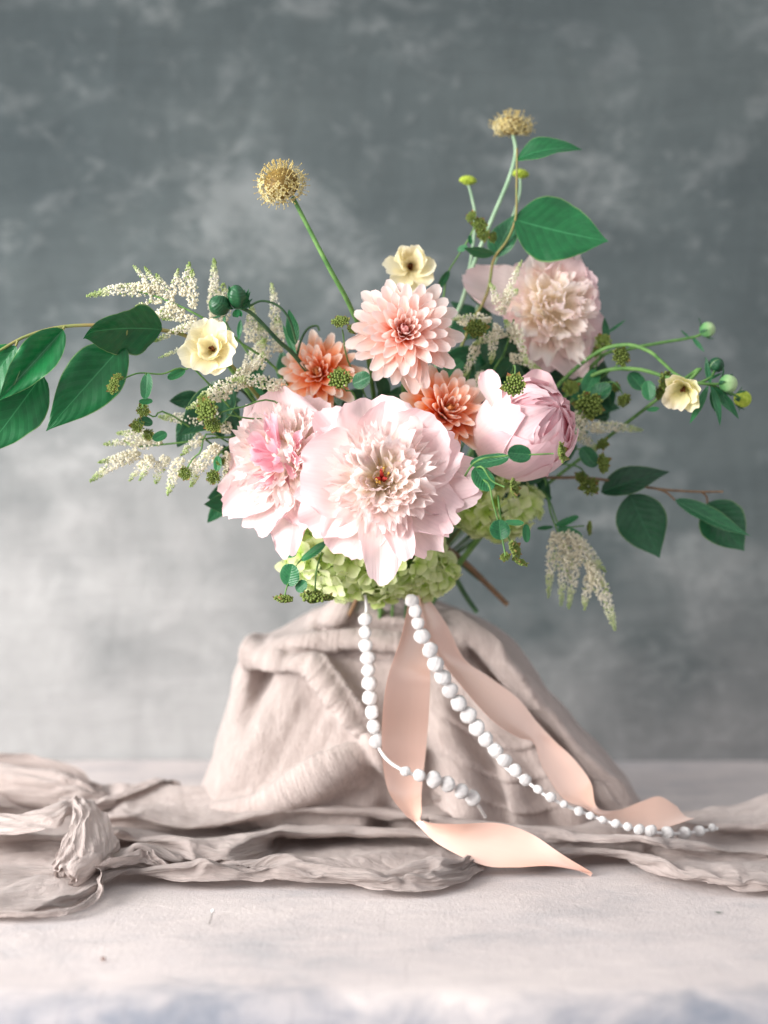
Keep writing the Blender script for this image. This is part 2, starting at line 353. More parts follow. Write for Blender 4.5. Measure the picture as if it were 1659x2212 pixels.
cloth = thing("draped_cloth", "long mushroom beige gauze cloth draped over the stand and bunched along the table", "cloth")
def mound(folds):
    dc = 1.55
    rows = np.array([1293, 1312, 1340, 1372, 1400, 1440, 1500, 1560, 1620, 1680, 1725, 1764.])
    XL = np.array([758, 722, 652, 600, 566, 545, 520, 500, 478, 455, 432, 405.])
    XR = np.array([912, 968, 1040, 1085, 1110, 1136, 1180, 1236, 1290, 1340, 1366, 1400.])
    B = np.array([.030, .055, .075, .086, .092, .098, .104, .110, .116, .122, .128, .134])
    nt, nr = 420, 230
    t = np.linspace(0, 1, nr) ** 0.9; row = rows[0] + (rows[-1] - rows[0]) * t
    xl = np.interp(row, rows, XL); xr = np.interp(row, rows, XR); b = np.interp(row, rows, B)
    k = np.ones(9) / 9
    sm_ = lambda q: np.convolve(np.pad(q, 4, 'edge'), k, 'valid')
    xl, xr, b = sm_(xl), sm_(xr), sm_(b)
    th = np.linspace(0, 2 * np.pi, nt, endpoint=False)
    c = np.cos(th); s = np.sin(th)
    e = 0.82
    cs = np.sign(c) * np.abs(c) ** e; ss = np.sign(s) * np.abs(s) ** e
    PX = ((xl + xr) / 2)[:, None] + ((xr - xl) / 2)[:, None] * cs; PY = row[:, None] + 0 * PX
    X = (PX - 829.5) / K * dc; Z = HC - (PY - 1106) / K * dc; Y = dc + b[:, None] * ss
    f = np.where(ss < 0.3, 1.0, 0.0)[None] * np.ones_like(PX)
    h = np.zeros_like(PX)
    for pts, st in folds: h += 1.3 * ridge(PX, PY, pts, st)
    h *= f
    rg = np.clip(1 - np.abs(fbm((PX - PY * .35) / 70 + .4 * fbm(PX / 90, PY / 90, 3), PY / 420, 25, 2)) * 2.6, 0, 1) ** 2
    h += 0.003 * rg + 0.006 * fbm(PX / 120 + PY / 260, PY / 300, 21) + 0.0016 * fbm(PX / 26 + PY / 120, PY / 90, 22)
    nx = cs * 0.45 + 0 * X; ny = ss * 1.0 + 0 * X; ln = np.hypot(nx, ny) + 1e-6
    X += nx / ln * h; Y += ny / ln * h
    Z = np.maximum(Z, 0.002)
    P = np.stack([X, Y, Z], -1)
    return P
FOLDS = [
    # overlap edge: the upper layer that falls from the left shoulder to the middle
    ([(548, 1408, .004, 30), (600, 1420, .010, 26), (680, 1422, .012, 26), (720, 1465, .012, 30), (770, 1535, .010, 34), (826, 1612, .008, 34), (850, 1660, .002, 30)], -1),
    # the diagonal fold that sweeps from the middle to the left foot
    ([(835, 1560, .004, 34), (760, 1595, .013, 40), (680, 1640, .015, 42), (590, 1688, .012, 38), (480, 1715, .006, 30), (420, 1722, .0, 30)], -1),
    # left shoulder pleats
    ([(562, 1400, .010, 20), (548, 1450, .010, 20), (535, 1520, .006, 26), (515, 1600, .003, 30)], 0),
    ([(580, 1440, -.010, 16), (570, 1480, -.006, 14), (560, 1540, -.002, 14)], 0),
    ([(640, 1480, .004, 40), (560, 1600, .006, 46), (500, 1690, .004, 40)], 0),
    # gathered bands round the top
    ([(610, 1385, .006, 16), (720, 1368, .009, 15), (860, 1372, .008, 15), (950, 1392, .003, 15)], 0),
    ([(640, 1402, -.005, 11), (740, 1392, -.007, 10), (860, 1398, -.006, 10), (900, 1405, -.002, 10)], 0),
    ([(690, 1335, .007, 16), (770, 1325, .010, 15), (880, 1338, .008, 15), (985, 1362, .004, 15)], 0),
    ([(700, 1352, -.004, 9), (800, 1348, -.006, 9), (900, 1360, -.004, 9)], 0),
    ([(762, 1292, .012, 14), (748, 1320, .010, 16), (720, 1345, .0, 16)], 0),
    # long folds on the right flank
    ([(985, 1330, .008, 22), (1060, 1390, .013, 26), (1130, 1470, .015, 30), (1210, 1570, .016, 34), (1290, 1660, .016, 36), (1345, 1740, .012, 38)], 1),
    ([(960, 1400, .004, 24), (1020, 1470, .008, 26), (1110, 1570, .010, 30), (1180, 1660, .010, 34), (1230, 1740, .008, 36)], 1),
    ([(1010, 1400, -.008, 14), (1090, 1480, -.009, 14), (1170, 1570, -.009, 15), (1240, 1660, -.007, 16)], 0),
    ([(940, 1430, .0, 26), (950, 1540, .008, 30), (985, 1640, .010, 34), (1000, 1750, .008, 36)], 0),
    ([(1040, 1560, .006, 26), (1075, 1650, .010, 28), (1090, 1750, .010, 30)], -1),
    ([(915, 1600, -.012, 16), (920, 1680, -.016, 18), (925, 1760, -.016, 20)], 0),
    ([(845, 1650, -.004, 20), (838, 1710, -.016, 26), (835, 1760, -.02, 30)], 0),
]

# the runner on the table: at each station a cross-section of (row in the frame, height) from back to front
def table_pt(px, row, z):
    d = K * (HC - z) / np.maximum(row - 1106.0, 1); return np.stack([(px - 829.5) / K * d, d, z], -1)
def loft(stations, nu=220, nv=150, amp=0.0022, seed=5, base=True):
    px = np.array([s[0] for s in stations], float)
    C = np.array([s[1] for s in stations], float)              # stations x points x 2
    fine = crom(np.concatenate([px[:, None], C.reshape(len(px), -1)], 1), nu)
    pxs = fine[:, 0]; C = fine[:, 1:].reshape(nu, -1, 2)
    out = np.zeros((nu, nv, 2))
    for i in range(nu): out[i] = crom(C[i], nv)
    row, z = out[..., 0], np.maximum(out[..., 1], 0.0015)
    PX = pxs[:, None] + 0 * row
    v = np.linspace(0, 1, nv)[None]
    env = np.minimum(1, z / 0.006)
    PX = PX + 14 * fbm(v * 5 + 0 * PX, PX / 160, seed + 3)
    P = table_pt(PX, row, z)
    n1 = fbm(PX / 70 + row / 45, row / 26 + PX / 400, seed) ; n2 = fbm(PX / 22, row / 7 + PX / 90, seed + 9, 2)
    wx = PX + 60 * fbm(PX / 150, row / 60, seed + 4); wr = row + 22 * fbm(PX / 110, row / 50, seed + 5)
    rg = (1 - np.abs(fbm(wx / 230, wr / 21, seed + 6, 2)) * 2.6) ; rg = np.clip(rg, 0, 1) ** 2
    rg2 = (1 - np.abs(fbm(wx / 90 + wr / 80, wr / 9, seed + 7, 2)) * 2.6) ; rg2 = np.clip(rg2, 0, 1) ** 2
    h = amp * (n1 + 0.4 * n2 + 1.15 * rg + 0.45 * rg2)
    P[..., 2] += env * h; P[..., 1] -= env * h * 0.9
    a, b = np.meshgrid(np.linspace(0, 1, nu) * (px[-1] - px[0]) / 450, np.linspace(0, 1, nv) * 0.9, indexing='ij')
    return P, np.stack([a, b], -1)

LEFT = [
 #  px     back         crestA        valleyA       crestB        valleyB       crestC       valleyC      rimcrest      edge
 (-160, [(1700, .03), (1745, .035), (1800, .012), (1815, .016), (1850, .008), (1868, .012), (1920, .008), (1965, .007), (1990, .001)]),
 (-20,  [(1700, .03), (1745, .035), (1800, .012), (1815, .016), (1850, .008), (1868, .012), (1920, .008), (1962, .007), (1984, .001)]),
 (90,   [(1716, .014), (1742, .012), (1788, .008), (1812, .012), (1842, .008), (1862, .012), (1910, .007), (1958, .007), (1982, .001)]),
 (170,  [(1712, .016), (1740, .013), (1788, .009), (1806, .014), (1840, .008), (1870, .012), (1900, .008), (1935, .008), (1962, .001)]),
 (250,  [(1700, .03), (1738, .036), (1788, .014), (1806, .020), (1830, .010), (1848, .016), (1868, .010), (1890, .008), (1908, .001)]),
 (310,  [(1702, .03), (1742, .036), (1786, .015), (1796, .020), (1812, .016), (1815, .026), (1850, .012), (1885, .008), (1902, .001)]),
 (385,  [(1706, .03), (1744, .037), (1790, .018), (1796, .026), (1850, .014), (1884, .006), (1892, .005), (1902, .008), (1915, .001)]),
 (450,  [(1708, .03), (1742, .038), (1790, .016), (1796, .026), (1845, .016), (1882, .006), (1894, .006), (1906, .008), (1918, .001)]),
 (520,  [(1708, .03), (1738, .038), (1784, .015), (1800, .026), (1835, .018), (1858, .016), (1876, .012), (1886, .010), (1912, .001)]),
 (590,  [(1708, .03), (1736, .038), (1778, .014), (1794, .024), (1815, .014), (1830, .020), (1866, .014), (1892, .009), (1912, .001)]),
 (660,  [(1708, .03), (1738, .037), (1776, .015), (1790, .022), (1806, .015), (1816, .022), (1872, .013), (1902, .008), (1918, .001)]),
 (740,  [(1708, .03), (1740, .036), (1778, .015), (1788, .021), (1806, .015), (1820, .022), (1868, .015), (1900, .010), (1918, .001)]),
 (820,  [(1710, .03), (1742, .035), (1782, .014), (1790, .020), (1816, .013), (1834, .020), (1876, .016), (1914, .010), (1934, .001)]),
 (890,  [(1714, .028), (1748, .033), (1786, .014), (1796, .019), (1820, .013), (1842, .020), (1880, .015), (1918, .010), (1939, .001)]),
 (960,  [(1722, .024), (1756, .030), (1792, .014), (1802, .018), (1826, .012), (1846, .018), (1882, .013), (1914, .009), (1931, .001)]),
 (1015, [(1740, .018), (1770, .022), (1800, .013), (1812, .016), (1834, .011), (1850, .015), (1876, .011), (1898, .008), (1912, .001)]),
 (1046, [(1775, .010), (1792, .012), (1812, .010), (1822, .012), (1838, .009), (1850, .010), (1864, .008), (1876, .006), (1886, .001)]),
 (1060, [(1826, .002), (1832, .003), (1838, .003), (1842, .003), (1846, .003), (1850, .003), (1854, .003), (1858, .002), (1862, .001)]),
]
RIGHT = [
 #  px     back        crestA       valleyA      crestB       valleyB      crestC       edge
 (930,  [(1700, .030), (1735, .034), (1765, .022), (1780, .022), (1790, .014), (1798, .010), (1806, .001)]),
 (1010, [(1690, .034), (1735, .034), (1770, .020), (1790, .022), (1806, .014), (1818, .012), (1830, .001)]),
 (1100, [(1680, .036), (1730, .032), (1775, .018), (1800, .020), (1822, .012), (1840, .010), (1856, .001)]),
 (1180, [(1690, .034), (1735, .028), (1785, .014), (1815, .018), (1840, .011), (1862, .009), (1882, .001)]),
 (1250, [(1720, .026), (1755, .022), (1798, .012), (1822, .018), (1838, .010), (1850, .009), (1862, .001)]),
 (1330, [(1745, .016), (1775, .016), (1808, .010), (1828, .018), (1840, .010), (1850, .009), (1860, .001)]),
 (1400, [(1762, .010), (1785, .013), (1815, .010), (1838, .017), (1856, .010), (1876, .010), (1892, .001)]),
 (1470, [(1768, .010), (1792, .014), (1822, .010), (1846, .014), (1868, .010), (1890, .010), (1910, .001)]),
 (1550, [(1758, .016), (1788, .020), (1826, .008), (1846, .012), (1872, .009), (1900, .010), (1926, .001)]),
 (1620, [(1740, .024), (1780, .024), (1824, .008), (1846, .010), (1872, .008), (1906, .010), (1936, .001)]),
 (1700, [(1720, .030), (1770, .028), (1822, .008), (1846, .010), (1872, .008), (1908, .010), (1940, .001)]),
 (1800, [(1715, .030), (1765, .028), (1822, .008), (1846, .010), (1872, .008), (1908, .010), (1944, .001)]),
]
def relief(st):
    out=[]
    for px,c in st:
        q=[]
        for i,(r,z) in enumerate(c):
            prev=c[i-1][1] if i else z; nx=c[i+1][1] if i<len(c)-1 else 0
            k = 1.0 if (i==0 or i==len(c)-1) else (1.35 if (z>=prev and z>=nx) or z>nx else .55)
            if 0<i<len(c)-1 and z<prev and z<nx: k=.45
            q.append((r,z*k if i>1 else z*1.1))
        out.append((px,q))
    return out
LEFT=relief(LEFT); RIGHT=relief(RIGHT)
def strip_edges(rows, n=90, m=16, bulge=0.006, wob=0.0012, seed=3):
    """a band of cloth or ribbon through (edge point, edge point) pairs; bulge lifts its middle toward its own normal"""
    a = crom([r[0] for r in rows], n); b = crom([r[1] for r in rows], n)
    t = np.linspace(0, 1, m)[None, :, None]
    P = a[:, None] * (1 - t) + b[:, None] * t
    T = np.gradient((a + b) / 2, axis=0); Wd = b - a
    nn = np.cross(Wd, T); nn /= np.linalg.norm(nn, axis=1)[:, None] + 1e-9
    P = P + nn[:, None] * (bulge * np.sin(np.pi * t))
    if wob:
        i, j = np.meshgrid(np.arange(n), np.arange(m), indexing='ij')
        P = P + nn[:, None] * (wob * fbm(i / 9.0, j / 4.0, seed))[..., None]
    return P
def roll(path, radii, turns=1.6, seed=1, n=80, m=60, flat=0.8, start=0.0, inner=0.35, ramp=True):
    """a rolled-up length of cloth: a spiral section swept along a path, its open end showing"""
    C = crom(path, n); r = crom([(q, 0, 0) for q in radii], n)[:, 0]
    T = np.gradient(C, axis=0); T /= np.linalg.norm(T, axis=1)[:, None]
    up = np.array([0, 0, 1.0]); X = np.cross(T, up); X /= np.linalg.norm(X, axis=1)[:, None] + 1e-9; Y = np.cross(X, T)
    th = start + np.linspace(0, 2 * np.pi * turns, m); q = 1 - (1 - inner) * np.linspace(0, 1, m) ** 1.2
    i, j = np.meshgrid(np.arange(n), np.arange(m), indexing='ij')
    rr = r[:, None] * q[None] * (1 + 0.22 * fbm(i / 13.0, j / 8.0, seed) + 0.06 * fbm(i / 30.0, j / 1.7, seed + 2))
    P = C[:, None] + rr[..., None] * (np.cos(th)[None, :, None] * X[:, None] + flat * np.sin(th)[None, :, None] * Y[:, None])
    P[..., 2] = np.maximum(P[..., 2], 0.002)
    U = np.stack([i / n * 0.8, j / m * 0.7], -1)
    return P, U
def T3(px, row, z): return tuple(table_pt(np.float64(px), np.float64(row), np.float64(z)))
def settle(frames=26):
    """let the laid-out gauze settle on the table and the stand with Blender's cloth solver; returns the settled sheets"""
    tmp = []; hit_table = bpy.data.collections.new("table_only"); hit_all = bpy.data.collections.new("table_and_stand")
    for c in (hit_table, hit_all): COL.children.link(c)
    def collider(P, wrap, cols):
        o = bpy.data.objects.new("collider", Acc().grid(P, wrap).mesh("collider", None)); tmp.append(o); COL.objects.link(o)
        o.modifiers.new("collision", 'COLLISION'); o.collision.thickness_outer = .003; o.collision.cloth_friction = 40; o.collision.damping = .6
        for c in cols: c.objects.link(o)
    collider(np.array([[[-2, 0, 0], [-2, 3, 0]], [[2, 0, 0], [2, 3, 0]]], float), False, (hit_table, hit_all))
    inner = mound([])[::8, ::6]; c = inner.mean(axis=1, keepdims=True); inner = c + (inner - c) * np.array([.955, .92, 1.0]); inner[..., 2] = np.maximum(inner[..., 2] * .965 - .004, -.02)
    collider(inner, True, (hit_all,))
    sheets = {}
    def gauze(name, P, wrap, extra, weights, cols, k):
        n, m = P.shape[:2]; o = bpy.data.objects.new("sheet", Acc().grid(P, wrap).mesh("sheet", None)); tmp.append(o); COL.objects.link(o)
        md = o.modifiers.new("cloth", 'CLOTH'); st = md.settings
        st.quality = 6; st.mass = .12; st.tension_stiffness = st.compression_stiffness = 12; st.shear_stiffness = 4; st.bending_stiffness = .02
        st.tension_damping = st.compression_damping = 8; st.bending_damping = .4; st.air_damping = 3
        j = np.arange(m); ww = np.ones(m) if wrap else np.clip((m - 1 - j) / 7.0, 0, 1) ** 1.5
        va = o.vertex_groups.new(name="slack"); vb = o.vertex_groups.new(name="held")
        for q in range(m): va.add([int(i * m + q) for i in range(n)], float(ww[q]), 'REPLACE')
        wr = np.clip(weights, 0, 1)
        for val in np.unique(wr): vb.add([int(i) for i in np.flatnonzero(wr.ravel() == val)], float(val), 'REPLACE')
        st.vertex_group_shrink = "slack"; st.shrink_min = 0.0; st.shrink_max = -extra; st.vertex_group_mass = "held"; st.pin_stiffness = 1.0
        cs = md.collision_settings; cs.collection = cols; cs.use_collision = True; cs.distance_min = .003; cs.collision_quality = 3
        cs.use_self_collision = True; cs.self_distance_min = .0022; cs.self_friction = 20
        md.point_cache.frame_start = 1; md.point_cache.frame_end = frames
        sheets[name] = (o, P, wrap, k)
    def run(name, st, nu, nv, seed):
        P, _ = loft(st, nu, nv, amp=.004, seed=seed); P[..., 2] = np.maximum(P[..., 2] + .004, .005)
        W = np.full((nu, nv), .10); W[:, -1] = .8; W[:, -2] = .4; W[:, 0] = 1; W[0] = 1; W[-1] = .8
        gauze(name, P, False, .13, W, hit_table, 4)
    run("left_run", LEFT, 84, 46, 5); run("right_run", RIGHT, 60, 32, 31)
    Q = mound(FOLDS); M_ = Q[np.linspace(0, len(Q) - 1, 42).astype(int)][:, ::4].copy(); c = M_.mean(axis=1, keepdims=True)
    M_ = c + (M_ - c) * np.array([1.012, 1.02, 1]); M_[..., 2] = np.maximum(M_[..., 2] + .002, .006)
    W = np.full(M_.shape[:2], .40); W[:2] = 1; gauze("mound_drape", M_, True, .03, W, hit_all, 4)
    def small(name, P, w, extra):
        W = np.full(P.shape[:2], w); W[0] = 1; W[-1] = max(w, .5); gauze(name, P, False, extra, W, hit_table, 3)
    small("looped_fold", strip_edges(LOOP, 54, 18, 0.012, 0.003, 6), .5, .04)
    small("rolled_end", roll([T3(226, 1826, .026), T3(190, 1854, .023), T3(160, 1882, .019), T3(134, 1900, .015)], [.015, .018, .018, .016], 1.4, 12, 18, 44, 0.75, 2.0, 0.55)[0], .7, .02)
    small("hem", strip_edges(HEM, 50, 8, 0.003, 0.001, 9), .3, .05)
    small("raised_fold", strip_edges(RISE, 34, 16, 0.006, 0.003, 15), .4, .05)
    small("back_roll", roll([T3(-120, 1690, .040), T3(-20, 1680, .042), T3(90, 1690, .040), T3(180, 1712, .032), T3(236, 1735, .022)], [.034, .036, .034, .026, .016], 1.5, 4, 40, 44, .8, 2.2)[0], .2, .06)
    small("side_roll", roll([T3(130, 1745, .028), T3(215, 1750, .026), T3(290, 1722, .030), T3(345, 1700, .034), T3(396, 1708, .030)], [.012, .014, .017, .018, .012], 1.35, 8, 34, 36, .8, 1.0)[0], .25, .05)
    sc.frame_start = 1; sc.frame_end = frames
    for f in range(1, frames + 1): sc.frame_set(f)
    dg = bpy.context.evaluated_depsgraph_get(); out = []
    for name, (o, P, wrap, k) in sheets.items():
        e = o.evaluated_get(dg); me = e.to_mesh(); a = np.zeros(len(me.vertices) * 3); me.vertices.foreach_get("co", a); e.to_mesh_clear()
        a = a.reshape(P.shape); ok = np.isfinite(a).all() and np.abs(a - P).max() < .15
        out.append((name, a if ok else P, wrap, k))
    for o in tmp: bpy.data.objects.remove(o)
    for c in (hit_table, hit_all): bpy.data.collections.remove(c)
    sc.frame_set(1); return out
# the loop that rises, turns and falls to an open rolled end; the hem that runs out of it; the raised fold on its right
LOOP = [(T3(-60, 1762, .034), T3(-60, 1806, .030)), (T3(40, 1768, .036), T3(50, 1806, .032)), (T3(120, 1745, .044), T3(125, 1790, .038)),
        (T3(176, 1722, .052), T3(168, 1760, .044)), (T3(204, 1722, .054), T3(146, 1800, .038)), (T3(236, 1762, .044), T3(112, 1842, .033)),
        (T3(256, 1822, .032), T3(104, 1870, .026)), (T3(246, 1866, .020), T3(104, 1892, .016)), (T3(215, 1890, .010), T3(120, 1906, .008))]
HEM = [(T3(205, 1872, .022), T3(232, 1868, .014)), (T3(212, 1905, .016), T3(240, 1900, .003)), (T3(196, 1940, .012), T3(218, 1946, .002)), (T3(150, 1966, .009), T3(166, 1978, .001)),
       (T3(90, 1974, .008), T3(95, 1988, .001)), (T3(0, 1976, .008), T3(0, 1990, .001)), (T3(-100, 1976, .008), T3(-100, 1992, .001))]
RISE = [(T3(205, 1868, .026), T3(208, 1882, .010)), (T3(255, 1846, .032), T3(258, 1874, .010)), (T3(308, 1806, .038), T3(312, 1882, .008)), (T3(340, 1816, .034), T3(352, 1894, .006)), (T3(372, 1868, .016), T3(392, 1902, .004)), (T3(420, 1884, .009), T3(430, 1908, .003))]
FINE = []
_r = random.Random(3)
for i in range(7):                 # long pleats falling to the right foot
    o = 26 * i - 70; hgt = _r.uniform(.0025, .0055); x_ = _r.uniform(-8, 8)
    FINE.append(([(1000 + o * .35, 1350 + _r.uniform(0, 40), .0, 9), (1075 + o * .6 + x_, 1450, hgt, 9), (1160 + o * .85, 1570, hgt * .9, 11), (1255 + o + x_, 1690, hgt * .7, 13), (1290 + o, 1745, 0, 13)], _r.choice((0, 1, -1))))
for i in range(4):                 # layered swags under the right ribbon
    y_ = 1500 + 62 * i; FINE.append(([(930 + 10 * i, y_, 0, 10), (1000 + 10 * i, y_ + 52 + _r.uniform(-10, 10), .004, 12), (1090 + 12 * i, y_ + 80, .004, 12), (1180 + 10 * i, y_ + 60, 0, 10)], _r.choice((1, -1))))
for i in range(5):                 # gathers that circle the top
    y_ = 1318 + 19 * i + _r.uniform(-4, 4); FINE.append(([(640 - 12 * i, y_ + 36, 0, 6), (740, y_ + _r.uniform(-6, 8), .0035, 6), (860, y_ + 4, .004, 6), (985 + 10 * i, y_ + 34, 0, 7)], _r.choice((1, -1))))
for i in range(5):                 # faint soft folds on the lit left panel
    x_ = 590 + 40 * i; FINE.append(([(x_ + 40, 1440 + 10 * i, 0, 14), (x_, 1540, .0025, 16), (x_ - 46, 1640, .002, 18), (x_ - 80, 1700, 0, 18)], 0))
FINE.append(([(826, 1560, .002, 14), (770, 1585, .007, 15), (690, 1630, .009, 16), (600, 1680, .006, 16), (500, 1708, .0, 16)], -1))
FINE.append(([(690, 1424, .003, 10), (730, 1478, .006, 10), (775, 1540, .006, 11), (822, 1605, .005, 11), (848, 1655, 0, 11)], -1))
FINE.append(([(705, 1415, .003, 8), (750, 1470, .005, 8), (800, 1540, .005, 9), (840, 1600, .003, 9), (858, 1640, 0, 9)], -1))
def refine(P, k, wrap):
    """a finer grid through the sheet's points"""
    n, m, _ = P.shape
    F = crom(P.reshape(n, -1), (n - 1) * k + 1).reshape(-1, m, 3).transpose(1, 0, 2)
    if wrap: F = np.concatenate([F[-2:], F, F[:3]], 0)
    mm = F.shape[0]; G = crom(F.reshape(mm, -1), (mm - 1) * k + 1).reshape(mm * k - k + 1, -1, 3)
    if wrap: G = G[2 * k:(2 + m) * k]
    return G.transpose(1, 0, 2)
def lay(part, P, wrap, k, crinkle=0.0006, seed=2):
    Q = P.copy(); Q[1:-1] += .5 * ((P[2:] + P[:-2]) / 2 - P[1:-1]); R_ = Q.copy()          # a light smoothing of the coarse sheet
    R_[:, 1:-1] += .5 * ((Q[:, 2:] + Q[:, :-2]) / 2 - Q[:, 1:-1]); P = refine(R_, k, wrap); n, m, _ = P.shape
    N_ = np.cross(np.gradient(P, axis=0), np.gradient(P, axis=1)); N_ /= np.linalg.norm(N_, axis=2)[..., None] + 1e-12
    if wrap:                       # the drape's pleats, pressed crisp again after settling
        PX = 829.5 + P[..., 0] * K / 1.55; PY = 1106 - (P[..., 2] - HC) * K / 1.55; hh = np.zeros(PX.shape)
        for pts, st in FOLDS + FINE: hh += 1.25 * ridge(PX, PY, pts, st)
        front = smooth((1.56 - P[..., 1]) / .02) * smooth((PY - 1290) / 25)
        s_ = np.sign((N_[..., 1] * (P[..., 1] - 1.55)).mean()); P = P + N_ * (s_ * hh * front)[..., None]
        N_ = np.cross(np.gradient(P, axis=0), np.gradient(P, axis=1)); N_ /= np.linalg.norm(N_, axis=2)[..., None] + 1e-12
    L0 = np.linalg.norm(np.diff(P, axis=0), axis=2).sum(0).mean(); L1 = np.linalg.norm(np.diff(P, axis=1), axis=2).sum(1).mean()
    a, b = np.meshgrid(np.linspace(0, L0, n), np.linspace(0, L1, m), indexing='ij')      # metres along and across the cloth
    wa = a + .03 * fbm(a * 20, b * 20, seed); wb = b + .006 * fbm(a * 25, b * 30, seed + 1)
    cr = np.clip(1 - np.abs(fbm(wa * 15, wb * (60 if wrap else 110), seed + 2, 3)) * 2.4, 0, 1) ** 1.5
    cr2 = np.clip(1 - np.abs(fbm(wa * 45, wb * 260, seed + 7, 2)) * 2.2, 0, 1) ** 1.3
    P = P + N_ * (crinkle * (cr + .7 * cr2 + .6 * fbm(a * 190, b * 330, seed + 5, 2)))[..., None]
    P[..., 2] = np.maximum(P[..., 2], 0.0012)
    link(part, Acc().grid(P, wrap, np.stack([a, b], -1)).mesh(part, M_cloth), cloth)
for i_, (nm_, P_, wrap_, k_) in enumerate(settle()): lay(nm_, P_, wrap_, k_, .0006 if wrap_ else .0009, 2 + 3 * i_)

# ------------------------------------------------------------------ ribbon and pompom trims
def satin():
    n = N("satin"); uv = n.n('ShaderNodeUVMap').outputs[0]
    no = n.noise(n.mapping(uv, (400, 6, 1)), 1.0, 2)
    c = n.ramp(no, [(0.2, '#e9b9a3'), (0.8, '#efc6b3')])
    p = n.pbsdf(c, 0.33, 1.0, n.bump(no, 0.05, 0.0005), 0.35)
    gl = n.n('ShaderNodeBsdfGlossy'); gl.inputs['Color'].default_value = (1.0, .96, .92, 1); gl.inputs['Roughness'].default_value = .42
    mx = n.n('ShaderNodeMixShader'); mx.inputs[0].default_value = .24; n.l(p.outputs[0], mx.inputs[1]); n.l(gl.outputs[0], mx.inputs[2])
    return n.done(mx, 0.15, c)
M_satin = satin()
ribbon = thing("satin_ribbon", "long peach satin ribbon trailing in two twisted tails from the bouquet", "ribbon")
def tail(rows, bulge=0.0035, n=150):
    P = strip_edges(rows, n, 14, bulge, 0.0003, 2); ac = Acc().grid(P)
    N_ = np.cross(np.gradient(P, axis=0), np.gradient(P, axis=1)); N_ /= np.linalg.norm(N_, axis=2)[..., None] + 1e-9
    ac.grid(P + N_ * 0.0003)
    link("tail", ac.mesh("tail", M_satin), ribbon)
tail([(A(884, 1286, 1.36), A(906, 1286, 1.365)), (A(868, 1370, 1.345), A(922, 1370, 1.365)), (A(834, 1480, 1.322), A(929, 1470, 1.345)),
      (A(825, 1600, 1.338), A(922, 1600, 1.358)), (A(836, 1700, 1.338), A(911, 1705, 1.35)), (A(872, 1756, 1.322), A(911, 1752, 1.325)),
      (A(898, 1778, 1.31), A(914, 1774, 1.302)), (A(948, 1824, 1.302), A(985, 1780, 1.295)), (A(1040, 1868, 1.290), A(1075, 1778, 1.302)),
      (A(1110, 1874, 1.285), A(1145, 1800, 1.302)), (A(1190, 1871, 1.285), A(1215, 1846, 1.293)), (A(1280, 1887, 1.29), A(1278, 1884, 1.292))])
tail([(A(900, 1284, 1.375), A(925, 1290, 1.38)), (A(918, 1355, 1.365), A(965, 1350, 1.385)), (A(944, 1412, 1.375), A(1004, 1424, 1.395)),
      (A(985, 1468, 1.375), A(1056, 1462, 1.40)), (A(1060, 1553, 1.37), A(1118, 1508, 1.40)), (A(1118, 1592, 1.375), A(1160, 1560, 1.40)),
      (A(1152, 1604, 1.388), A(1196, 1598, 1.395)), (A(1172, 1658, 1.38), A(1240, 1640, 1.39)), (A(1216, 1724, 1.365), A(1276, 1690, 1.38)),
      (A(1268, 1747, 1.345), A(1290, 1744, 1.355)), (A(1320, 1776, 1.335), A(1335, 1750, 1.375)), (A(1390, 1793, 1.328), A(1385, 1732, 1.39)), (A(1425, 1792, 1.328), A(1424, 1721, 1.40)), (A(1500, 1768, 1.345), A(1462, 1742, 1.39))])

M_white = plain_mat("white_lace", '#ece8e6', '#f8f6f5', 700, bump=0.7, trans=0.2)
def pompom_mesh(seed, sq):
    rr = np.random.RandomState(seed); seg, rings = 28, 12
    th = np.linspace(0, 2 * np.pi, seg, endpoint=False); ph = np.linspace(0.03, np.pi - 0.03, rings)
    r = 1 + 0.17 * np.abs(np.cos(th * 5 + seed))[None] * np.sin(ph)[:, None] ** .7 - .1 + 0.10 * (rr.rand(rings, seg) - 0.5)
    P = np.stack([r * np.sin(ph)[:, None] * np.cos(th), r * np.sin(ph)[:, None] * np.sin(th) * sq, r * np.cos(ph)[:, None]], -1)
    return Acc().grid(P, True).mesh("pompom", M_white)
POM = [pompom_mesh(i, s) for i, s in enumerate((0.45, 0.5, 0.55))]
def trim(label, cord, poms, rad=15):
    t = thing("pompom_trim", label, "lace trim", "white pompom trims hanging from the bouquet")
    link("cord", Acc().tube([A(*p) for p in cord], 0.0016, sides=6, n=140).mesh("cord", M_white), t)
    C = np.array(crom([tuple(A(*p)) for p in cord], 600))
    pxs = 829.5 + C[:, 0] * K / C[:, 1]; pys = 1106 - (C[:, 2] - HC) * K / C[:, 1]
    for i, (x, y, s) in enumerate(poms):
        j = int(np.argmin((pxs - x) ** 2 + (pys - y) ** 2)); p = Vector(C[j]); d = p.y
        q = A(x, y, d - 0.003); r = rad * s * S(d)
        M = facing(q, (rnd.uniform(-.4, .3), -1, rnd.uniform(-.3, .4)), rnd.uniform(0, 6)) @ Matrix.Scale(r, 4) @ Matrix.Rotation(R(90), 4, 'X')
        link("pompom", POM[i % 3], t, M)
